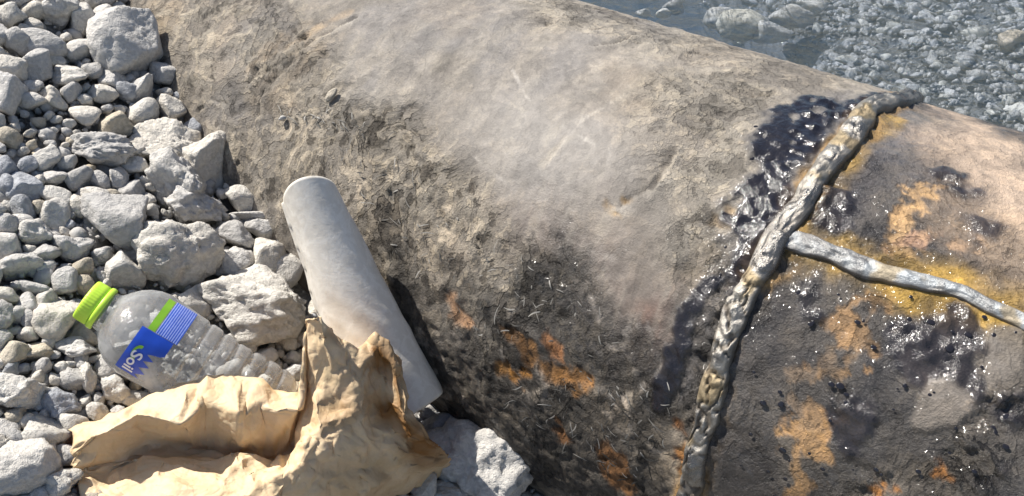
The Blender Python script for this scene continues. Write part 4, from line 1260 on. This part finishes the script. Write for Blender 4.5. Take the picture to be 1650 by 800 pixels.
# ------------------------------------------------------------------ paper bag
m, nt, b = new_mat('kraft_paper')
geo = node(nt, 'ShaderNodeNewGeometry')
ast = node(nt, 'ShaderNodeAttribute', attribute_name='stain_shade')
n1 = noise_node(nt, geo.outputs['Position'], 45, 5, 0.6); n2 = noise_node(nt, geo.outputs['Position'], 500, 4, 0.6)
kc = ramp(nt, n1.outputs['Fac'], [(0.3, (0.77, 0.60, 0.36)), (0.7, (0.84, 0.68, 0.45))]).outputs[0]
kc = mixrgb(nt, ast.outputs['Fac'], kc, (0.27, 0.12, 0.028))  # orange brown for the grease and for the painted-in shade of backlit paper
b.inputs['Roughness'].default_value = 0.62
nt.links.new(kc, b.inputs['Base Color'])
trl = node(nt, 'ShaderNodeBsdfTranslucent')
nt.links.new(mixrgb(nt, 1.0, kc, (1.0, 0.66, 0.30), 'MULTIPLY'), trl.inputs['Color'])
mx = node(nt, 'ShaderNodeMixShader'); mx.inputs[0].default_value = 0.27
nt.links.new(b.outputs[0], mx.inputs[1]); nt.links.new(trl.outputs[0], mx.inputs[2])
nt.links.new(mx.outputs[0], nt.nodes['Material Output'].inputs['Surface'])
n4 = noise_node(nt, geo.outputs['Position'], 34, 3, 0.5, 0.4); n5 = noise_node(nt, geo.outputs['Position'], 85, 2, 0.5, 0.3)
cre = math_node(nt, 'MINIMUM', math_node(nt, 'MULTIPLY', math_node(nt, 'ABSOLUTE', math_node(nt, 'SUBTRACT', n4.outputs['Fac'], 0.5)), 5.0), 1.0)
cre2 = math_node(nt, 'MINIMUM', math_node(nt, 'MULTIPLY', math_node(nt, 'ABSOLUTE', math_node(nt, 'SUBTRACT', n5.outputs['Fac'], 0.5)), 5.0), 1.0)
bump(nt, b, math_node(nt, 'ADD', math_node(nt, 'ADD', cre, math_node(nt, 'MULTIPLY', cre2, 0.4)), math_node(nt, 'MULTIPLY', n2.outputs['Fac'], 0.12)), 0.5, 0.0022)
for sh in (trl,): nt.links.new(b.inputs['Normal'].links[0].from_socket, sh.inputs['Normal'])
M_BAG = m

BAG = [  # rows from the far side to the near side; each point: photo x, y, height above the bank
    # far outside (hidden)
    [(118, 690, .005), (178, 678, .005), (235, 655, .005), (290, 640, .01), (337, 632, .01), (380, 634, .01), (428, 640, .01), (492, 640, .01), (500, 560, .06), (518, 545, .08), (545, 560, .08), (575, 575, .08), (606, 560, .07), (630, 572, .10), (648, 590, .09)],
    # rim
    [(113, 688, .046), (180, 671, .060), (235, 641, .066), (290, 616, .070), (337, 600, .074), (380, 606, .070), (428, 618, .072), (495, 633, .074), (490, 514, .130), (522, 509, .150), (543, 541, .128), (573, 561, .120), (607, 537, .128), (630, 558, .130), (646, 582, .120)],
    # where the rim band turns down inside
    [(115, 718, .052), (160, 700, .084), (224, 671, .088), (298, 677, .094), (331, 652, .078), (381, 668, .094), (412, 655, .082), (478, 664, .086), (490, 565, .112), (520, 560, .128), (551, 590, .118), (581, 600, .116), (613, 590, .112), (640, 610, .116), (656, 632, .106)],
    # foot of the inside wall
    [(116, 748, .046), (156, 710, .066), (228, 711, .042), (284, 718, .036), (338, 722, .024), (390, 727, .032), (440, 738, .026), (474, 716, .036), (492, 636, .080), (512, 628, .096), (546, 640, .102), (584, 632, .108), (618, 642, .098), (648, 664, .110), (668, 670, .100)],
    # floor
    [(117, 757, .042), (165, 748, .032), (215, 742, .030), (270, 742, .028), (340, 745, .026), (390, 745, .026), (440, 752, .026), (472, 730, .036), (486, 690, .070), (514, 684, .094), (548, 672, .100), (588, 682, .098), (630, 694, .082), (664, 706, .092), (694, 706, .080)],
    # near lip
    [(117, 763, .034), (167, 767, .026), (209, 741, .038), (260, 732, .044), (352, 737, .046), (386, 723, .054), (438, 742, .044), (470, 735, .050), (494, 714, .090), (520, 712, .092), (555, 712, .088), (598, 722, .078), (640, 726, .076), (676, 728, .070), (712, 722, .056)],
    [(128, 785, .040), (175, 790, .044), (222, 772, .052), (272, 766, .057), (350, 768, .060), (392, 762, .060), (425, 775, .062), (458, 766, .074), (488, 752, .078), (524, 748, .074), (560, 752, .068), (600, 760, .058), (640, 758, .050), (682, 752, .050), (726, 738, .040)],
    [(140, 815, .042), (182, 818, .050), (228, 806, .060), (278, 802, .068), (345, 804, .070), (388, 800, .070), (420, 802, .072), (455, 800, .062), (492, 796, .060), (530, 792, .054), (565, 790, .046), (600, 792, .036), (640, 780, .030), (682, 764, .022), (722, 752, .014)],
    [(150, 880, .015), (195, 885, .016), (240, 880, .018), (290, 876, .02), (345, 874, .02), (390, 872, .02), (425, 870, .02), (462, 866, .030), (500, 860, .028), (535, 850, .024), (566, 838, .018), (598, 825, .012), (630, 806, .006), (670, 786, .004), (704, 770, .002)],
]
# the bag lies more level than the bank under it
ctrl = np.array([[on_bank(px, py, max(h + min((px - 330) * 0.00016, 0.026) * (1.0 if 0 < r < 8 else 0.3), 0.004)) for (px, py, h) in row] for r, row in enumerate(BAG)])
cpx = np.array([[(px, py) for (px, py, h) in row] for row in BAG], float)


def resample(C, nu, nv, tension):
    """mix of straight and Catmull-Rom interpolation over a control grid"""
    def along(C, n):
        m_ = C.shape[0]
        t = np.linspace(0, m_ - 1, n); i = np.minimum(t.astype(int), m_ - 2); f = (t - i)[:, None, None]
        p0, p1, p2, p3 = C[np.maximum(i - 1, 0)], C[i], C[i + 1], C[np.minimum(i + 2, m_ - 1)]
        lin = p1 * (1 - f) + p2 * f
        cr = 0.5 * (2 * p1 + (p2 - p0) * f + (2 * p0 - 5 * p1 + 4 * p2 - p3) * f ** 2 + (3 * p1 - p0 - 3 * p2 + p3) * f ** 3)
        return lin * (1 - tension) + cr * tension
    D = along(C, nu)
    return along(D.transpose(1, 0, 2), nv).transpose(1, 0, 2)


SUBR, SUBC = 16, 16
NR, NC = (len(BAG) - 1) * SUBR + 1, (len(BAG[0]) - 1) * SUBC + 1


def crumple(C, amp, inplane, seed):
    """double the grid and push the new points about: flat facets meeting in creases once drawn out straight"""
    r = np.random.default_rng(seed)
    nr, nc = C.shape[0] * 2 - 1, C.shape[1] * 2 - 1
    D = resample(C, nr, nc, 0.35)
    a_ = np.gradient(D, axis=1); b_ = np.gradient(D, axis=0)
    n_ = np.cross(a_, b_); n_ /= np.linalg.norm(n_, axis=2)[..., None] + 1e-9
    off = r.uniform(-1, 1, (nr, nc)) * amp
    off[::2, ::2] *= 0.35
    D = D + n_ * off[..., None]
    D = D + a_ * (r.uniform(-1, 1, (nr, nc)) * inplane)[..., None] + b_ * (r.uniform(-1, 1, (nr, nc)) * inplane)[..., None]
    return D


S = crumple(crumple(ctrl, 0.0030, 0.2, 5), 0.0014, 0.3, 6)


def draw_out(C, k):
    """straight triangles across each grid cell, the diagonal taking either way"""
    nr, nc = C.shape[:2]
    u = np.linspace(0, nr - 1, (nr - 1) * k + 1); v = np.linspace(0, nc - 1, (nc - 1) * k + 1)
    i = np.minimum(u.astype(int), nr - 2)[:, None]; j = np.minimum(v.astype(int), nc - 2)[None, :]
    fu = (u[:, None] - i); fv = (v[None, :] - j)
    flip = ((i * 7 + j * 13 + i * j) % 3 == 0)
    A_, B_, C_, D_ = C[i, j], C[i + 1, j], C[i, j + 1], C[i + 1, j + 1]
    fu3, fv3 = fu[..., None], fv[..., None]
    t1 = np.where((fu3 + fv3) <= 1, A_ + (B_ - A_) * fu3 + (C_ - A_) * fv3, D_ + (C_ - D_) * (1 - fu3) + (B_ - D_) * (1 - fv3))
    t2 = np.where(fu3 >= fv3, A_ + (B_ - A_) * fu3 + (D_ - B_) * fv3, A_ + (C_ - A_) * fv3 + (D_ - C_) * fu3)
    return np.where(flip[..., None], t2, t1)


S = draw_out(S, 4)
du = np.gradient(S, axis=1); dv = np.gradient(S, axis=0)
nrm = np.cross(du, dv); nrm /= np.linalg.norm(nrm, axis=2)[..., None] + 1e-9
ii, jj = np.meshgrid(np.linspace(0, len(BAG) - 1, NR) * 0.035, np.linspace(0, len(BAG[0]) - 1, NC) * 0.035, indexing='ij')
wob = 0.004 * fbm2(ii.ravel(), jj.ravel(), 0.05, 2, 70)
a_, b__ = ii.ravel() + wob * 0.3, jj.ravel() + wob * 0.3
cr_ = 0.0022 * facet2(a_, b__, 0.075, 71) + 0.0018 * facet2(*rot2(a_, b__, 0.8), 0.030, 72) + 0.0007 * facet2(*rot2(a_, b__, 1.9), 0.011, 73)
S = S + nrm * cr_.reshape(NR, NC)[..., None]
stain_shade = np.zeros((NR, NC))  # grease on the right corner; other blobs paint the orange of shaded, backlit paper
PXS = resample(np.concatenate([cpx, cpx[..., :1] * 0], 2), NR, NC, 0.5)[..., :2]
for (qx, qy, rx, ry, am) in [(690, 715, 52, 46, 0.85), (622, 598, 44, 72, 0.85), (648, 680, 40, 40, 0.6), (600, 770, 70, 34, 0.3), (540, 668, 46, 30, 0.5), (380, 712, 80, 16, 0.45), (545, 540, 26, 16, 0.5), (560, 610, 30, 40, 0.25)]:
    stain_shade += am * np.exp(-(((PXS[..., 0] - qx) / rx) ** 2 + ((PXS[..., 1] - qy) / ry) ** 2) ** 2)
stain_shade = np.clip(stain_shade * (0.8 + 0.5 * fbm2(ii.ravel(), jj.ravel(), 0.03, 3, 74).reshape(NR, NC)), 0, 1)
bag = empty('paper_bag', tuple(on_bank(330, 760, 0)))
tag(bag, 'crumpled open brown paper bag lying on the stones in front of the roll', 'paper bag')


def bag_panel(name, r0, r1, c0, c1):
    r1 += 1; c1 += 1
    V = S[r0:r1, c0:c1].reshape(-1, 3)
    o = obj_np(name, V, grid_faces(r1 - r0, c1 - c0), M_BAG, bag, True, {'stain_shade': stain_shade[r0:r1, c0:c1].ravel()}, V.mean(0))
    sol = o.modifiers.new('paper_thickness', 'SOLIDIFY'); sol.thickness = 0.0004; sol.offset = 0
    return o


LC = 7 * SUBC
bag_panel('back_panel', 0, 4 * SUBR, 0, LC)
bag_panel('front_panel', 4 * SUBR, NR - 1, 0, LC)
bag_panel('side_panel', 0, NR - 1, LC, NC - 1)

# ------------------------------------------------------------------ plastic bottle
def pet_material():
    m, nt, b = new_mat('clear_plastic')
    nt.nodes.remove(b)
    geo = node(nt, 'ShaderNodeNewGeometry')
    n1 = noise_node(nt, geo.outputs['Position'], 60, 4, 0.55, 0.5); n2 = noise_node(nt, geo.outputs['Position'], 300, 4, 0.6)
    bp = node(nt, 'ShaderNodeBump'); bp.inputs['Strength'].default_value = 0.5; bp.inputs['Distance'].default_value = 0.006
    nt.links.new(n1.outputs['Fac'], bp.inputs['Height'])
    tr = node(nt, 'ShaderNodeBsdfTransparent'); tr.inputs['Color'].default_value = (0.93, 0.95, 0.96, 1)
    gl = node(nt, 'ShaderNodeBsdfGlossy'); gl.inputs['Roughness'].default_value = 0.07; nt.links.new(bp.outputs[0], gl.inputs['Normal'])
    lw = node(nt, 'ShaderNodeFresnel'); lw.inputs['IOR'].default_value = 1.5; nt.links.new(bp.outputs[0], lw.inputs['Normal'])
    mx = node(nt, 'ShaderNodeMixShader')
    nt.links.new(lw.outputs[0], mx.inputs[0]); nt.links.new(tr.outputs[0], mx.inputs[1]); nt.links.new(gl.outputs[0], mx.inputs[2])
    df = node(nt, 'ShaderNodeBsdfDiffuse'); df.inputs['Color'].default_value = (0.88, 0.89, 0.9, 1)
    tl = node(nt, 'ShaderNodeBsdfTranslucent'); tl.inputs['Color'].default_value = (0.88, 0.89, 0.9, 1)
    dm = node(nt, 'ShaderNodeMixShader'); dm.inputs[0].default_value = 0.5
    nt.links.new(df.outputs[0], dm.inputs[1]); nt.links.new(tl.outputs[0], dm.inputs[2])
    n3 = noise_node(nt, geo.outputs['Position'], 26, 3, 0.5, 0.8)
    hz = ramp(nt, math_node(nt, 'ADD', math_node(nt, 'MULTIPLY', n3.outputs['Fac'], 0.8), math_node(nt, 'MULTIPLY', n2.outputs['Fac'], 0.2)), [(0.36, (0.08, 0.08, 0.08)), (0.62, (0.36, 0.36, 0.36))])
    m2 = node(nt, 'ShaderNodeMixShader')
    nt.links.new(hz.outputs[0], m2.inputs[0]); nt.links.new(mx.outputs[0], m2.inputs[1]); nt.links.new(dm.outputs[0], m2.inputs[2])
    nt.links.new(m2.outputs[0], nt.nodes['Material Output'].inputs['Surface'])
    return m


M_PET = pet_material()


def plain(name, col, rough=0.45, trans=0.0):
    m, nt, b = new_mat(name)
    geo = node(nt, 'ShaderNodeNewGeometry')
    n = noise_node(nt, geo.outputs['Position'], 90, 3)
    c = mixrgb(nt, n.outputs['Fac'], tuple(x * 0.88 for x in col), tuple(min(1, x * 1.1) for x in col))
    nt.links.new(c, b.inputs['Base Color']); b.inputs['Roughness'].default_value = rough
    b.inputs['Subsurface Weight'].default_value = trans
    b.inputs['Subsurface Radius'].default_value = (0.004, 0.004, 0.002)
    return m


M_CAP = plain('lime_plastic', (0.56, 0.84, 0.07), 0.4, 0.15)
M_BLUE = plain('blue_print', (0.018, 0.075, 0.50), 0.35)
M_GREEN = plain('green_print', (0.22, 0.46, 0.03), 0.4)
M_WHITE = plain('white_print', (0.8, 0.8, 0.82), 0.45)

cap_c = on_bank(140, 483, 0.064)
base_c = on_bank(452, 668, 0.034)
bax = base_c - cap_c; BL = np.linalg.norm(bax); bax /= BL
bu = np.cross(bax, ray(300, 560)); bu /= np.linalg.norm(bu)            # across the picture
if bu[2] < 0: bu = -bu
bw = -np.cross(bax, bu); bw = bw if bw @ ray(300, 560) < 0 else -bw     # towards us
kb = np.linalg.norm((cap_c + base_c) / 2 - EYE) / FPX
RB = 67 * kb
prof_t = np.array([0.0, 0.085, 0.105, 0.115, 0.135, 0.165, 0.2, 0.24, 0.28, 0.36, 0.5, 0.7, 0.9, 0.955, 0.985, 1.0])
prof_r = np.array([0.43, 0.43, 0.45, 0.47, 0.60, 0.76, 0.88, 0.96, 0.995, 1.0, 0.97, 0.95, 0.93, 0.88, 0.75, 0.4])


def bottle_r(t, th):
    r = np.interp(t, prof_t, prof_r)
    ribs = smooth(0.46, 0.5, t) * smooth(0.96, 0.93, t)
    r = r * (1 - ribs * 0.05 * (0.5 + 0.5 * np.cos((t - 0.5) * 2 * math.pi / 0.078)) ** 5)
    dent = 0.022 * fbm2(t * 2.2 + np.cos(th) * 0.7, np.sin(th) * 0.7, 0.5, 3, 81) * smooth(0.12, 0.3, t)
    dent = dent - 0.07 * np.exp(-(((t - 0.66) / 0.16) ** 2)) * np.clip(np.cos(th - 1.35), 0, 1) ** 4 * 0.6
    return RB * (r + dent)


def bottle_pt(t, th, lift=0.0):
    r = bottle_r(t, th) + lift
    return cap_c + bax * (t * BL)[:, None] + bu * (np.sin(th) * r)[:, None] + bw * (np.cos(th) * r)[:, None]


bottle = empty('water_bottle', tuple(on_bank(300, 580, 0)))
tag(bottle, 'clear crumpled plastic bottle with a lime green cap and torn blue label', 'bottle')
tb = np.concatenate([np.linspace(0.05, 0.12, 14), np.linspace(0.125, 0.93, 190), np.linspace(0.935, 1.0, 16)])
thb = np.linspace(0, 2 * math.pi, 96, endpoint=False)
T, H = np.meshgrid(tb, thb, indexing='ij')
V = bottle_pt(T.ravel(), H.ravel())
F = grid_faces(len(tb), 96, True)
V = np.concatenate([V, [cap_c + bax * BL * 0.97]])
last = (len(tb) - 1) * 96
bm_f = [tuple(x) for x in F]
o = obj_np('bottle_body', V[:-1], F, M_PET, bottle, True, None, (cap_c + base_c) / 2)
# base disc
tt2 = np.linspace(0.0, 1.0, 6)
Tb, Hb = np.meshgrid(tt2, thb, indexing='ij')
rb = bottle_r(np.full(Hb.size, 1.0), Hb.ravel()) * (1 - Tb.ravel() * 0.97)
Vb = cap_c + bax * (BL * (1.0 - 0.03 * Tb.ravel()))[:, None] + bu * (np.sin(Hb.ravel()) * rb)[:, None] + bw * (np.cos(Hb.ravel()) * rb)[:, None]
obj_np('bottle_base', Vb, grid_faces(6, 96, True), M_PET, bottle, True, None, base_c)


def ring_body(name, ts, rs_, mat, knurl=0.0, cap_start=False):
    th = np.linspace(0, 2 * math.pi, 120, endpoint=False)
    T, H = np.meshgrid(np.arange(len(ts)), th, indexing='ij')
    t = np.array(ts)[T.ravel()]; r = np.array(rs_)[T.ravel()] * RB
    kn = np.where((T.ravel() > 1) & (T.ravel() < len(ts) - 2), 1, 0) * knurl * RB * (np.cos(H.ravel() * 40) > 0)
    r = r + kn
    V = cap_c + bax * (t * BL)[:, None] + bu * (np.sin(H.ravel()) * r)[:, None] + bw * (np.cos(H.ravel()) * r)[:, None]
    return obj_np(name, V, grid_faces(len(ts), 120, True), mat, bottle, True, None, cap_c)


ring_body('cap', [-0.008, -0.008, -0.006, 0.0, 0.014, 0.036, 0.054, 0.057, 0.057], [0.0, 0.39, 0.43, 0.452, 0.457, 0.46, 0.46, 0.45, 0.42], M_CAP, 0.012)
ring_body('cap_ring', [0.059, 0.059, 0.061, 0.070, 0.082, 0.085, 0.085], [0.43, 0.475, 0.49, 0.50, 0.50, 0.485, 0.44], M_CAP, 0.0)


def label_patch(name, t0, t1f, th0, th1, mat, lift, nt_=14, nth=60):
    th = np.linspace(th0, th1, nth)
    u = np.linspace(0, 1, nt_)
    U, H = np.meshgrid(u, th, indexing='ij')
    t1 = t1f(H.ravel()) if callable(t1f) else t1f
    t = t0 + (t1 - t0) * U.ravel()
    return obj_np(name, bottle_pt(t, H.ravel(), lift), grid_faces(nt_, nth), mat, bottle, True, None, cap_c + bax * BL * 0.3)


def jag(th):
    v = -np.sin(th)                                     # 0 at the middle, growing downwards
    saw = np.abs(((v * 6.3) % 1.0) - 0.5) * 2
    return np.where(v < 0.2, 0.412, 0.412 - 0.065 * np.clip((v - 0.2) / 0.08, 0, 1) + 0.040 * (1 - saw) * np.clip((v - 0.2) / 0.08, 0, 1))


# th: 0 towards us, positive up the picture
LB = label_patch('label', 0.262, jag, -1.02, 0.13, M_BLUE, 0.0006, 12, 160)
LB['label'] = 'torn blue label with a green and white logo'
label_patch('label_band', 0.285, 0.318, 0.14, 1.15, M_GREEN, 0.0006)
# blue block of fine white print (flat print, lines round the bottle)
m, nt, b = new_mat('fine_print')
at = node(nt, 'ShaderNodeAttribute', attribute_name='run')
wv = node(nt, 'ShaderNodeMath', operation='SINE'); nt.links.new(math_node(nt, 'MULTIPLY', at.outputs['Fac'], 2 * math.pi * 10), wv.inputs[0])
geo = node(nt, 'ShaderNodeNewGeometry'); n1 = noise_node(nt, geo.outputs['Position'], 420, 2)
sel = math_node(nt, 'GREATER_THAN', math_node(nt, 'ADD', wv.outputs[0], math_node(nt, 'MULTIPLY', math_node(nt, 'SUBTRACT', n1.outputs['Fac'], 0.5), 1.6)), 0.25)
nt.links.new(mixrgb(nt, sel, (0.03, 0.10, 0.55), (0.36, 0.43, 0.76)), b.inputs['Base Color']); b.inputs['Roughness'].default_value = 0.4
M_PRINT = m
o = label_patch('label_text', 0.322, 0.425, 0.14, 1.2, M_PRINT, 0.0006, 20, 60)
at = o.data.attributes.new('run', 'FLOAT', 'POINT'); at.data.foreach_set('value', np.repeat(np.linspace(0, 1, 20), 60).astype(np.float32))
# logo: green swirl and white letters
swr = []
for k, tt3 in enumerate(np.linspace(0.15, 1.25, 40) * math.pi):
    for rr_ in (0.62, 1.0):
        swr.append((0.312 + 0.026 * rr_ * math.cos(tt3 + 0.9), -0.40 + 0.19 * rr_ * math.sin(tt3 + 0.9)))
swr = np.array(swr)
Vs = bottle_pt(swr[:, 0], swr[:, 1], 0.0011)
i = np.arange(39)
obj_np('logo_swirl', Vs, np.stack([2 * i, 2 * i + 1, 2 * i + 3, 2 * i + 2], 1), M_GREEN, bottle, True, None, cap_c + bax * BL * 0.3)
cu = bpy.data.curves.new('logo_letters', 'FONT')
cu.body = 'Soil'
cu.size = 1.0; cu.resolution_u = 4; cu.offset = 0.02
tmp = bpy.data.objects.new('tmp', cu); COL.objects.link(tmp)
dg = bpy.context.evaluated_depsgraph_get()
me = bpy.data.meshes.new_from_object(tmp.evaluated_get(dg))
bpy.data.objects.remove(tmp)
bmx = bmesh.new(); bmx.from_mesh(me)
bmesh.ops.triangulate(bmx, faces=bmx.faces[:])
bmesh.ops.subdivide_edges(bmx, edges=bmx.edges[:], cuts=1)
bmesh.ops.triangulate(bmx, faces=bmx.faces[:])
bmx.verts.ensure_lookup_table()
lv = np.array([v.co[:] for v in bmx.verts]); lf = np.array([[w.index for w in f.verts] for f in bmx.faces]); bmx.free()
bpy.data.meshes.remove(me)
lx = (lv[:, 0] - lv[:, 0].min()) / np.ptp(lv[:, 0]); ly = (lv[:, 1] - lv[:, 1].min()) / np.ptp(lv[:, 1])
# letters run down the picture round the bottle
Vs = bottle_pt(0.288 + 0.050 * ly, -0.36 - 0.55 * lx, 0.0014)
obj_np('logo_letters', Vs, lf, M_WHITE, bottle, True, None, cap_c + bax * BL * 0.3)

bpy.context.view_layer.update()
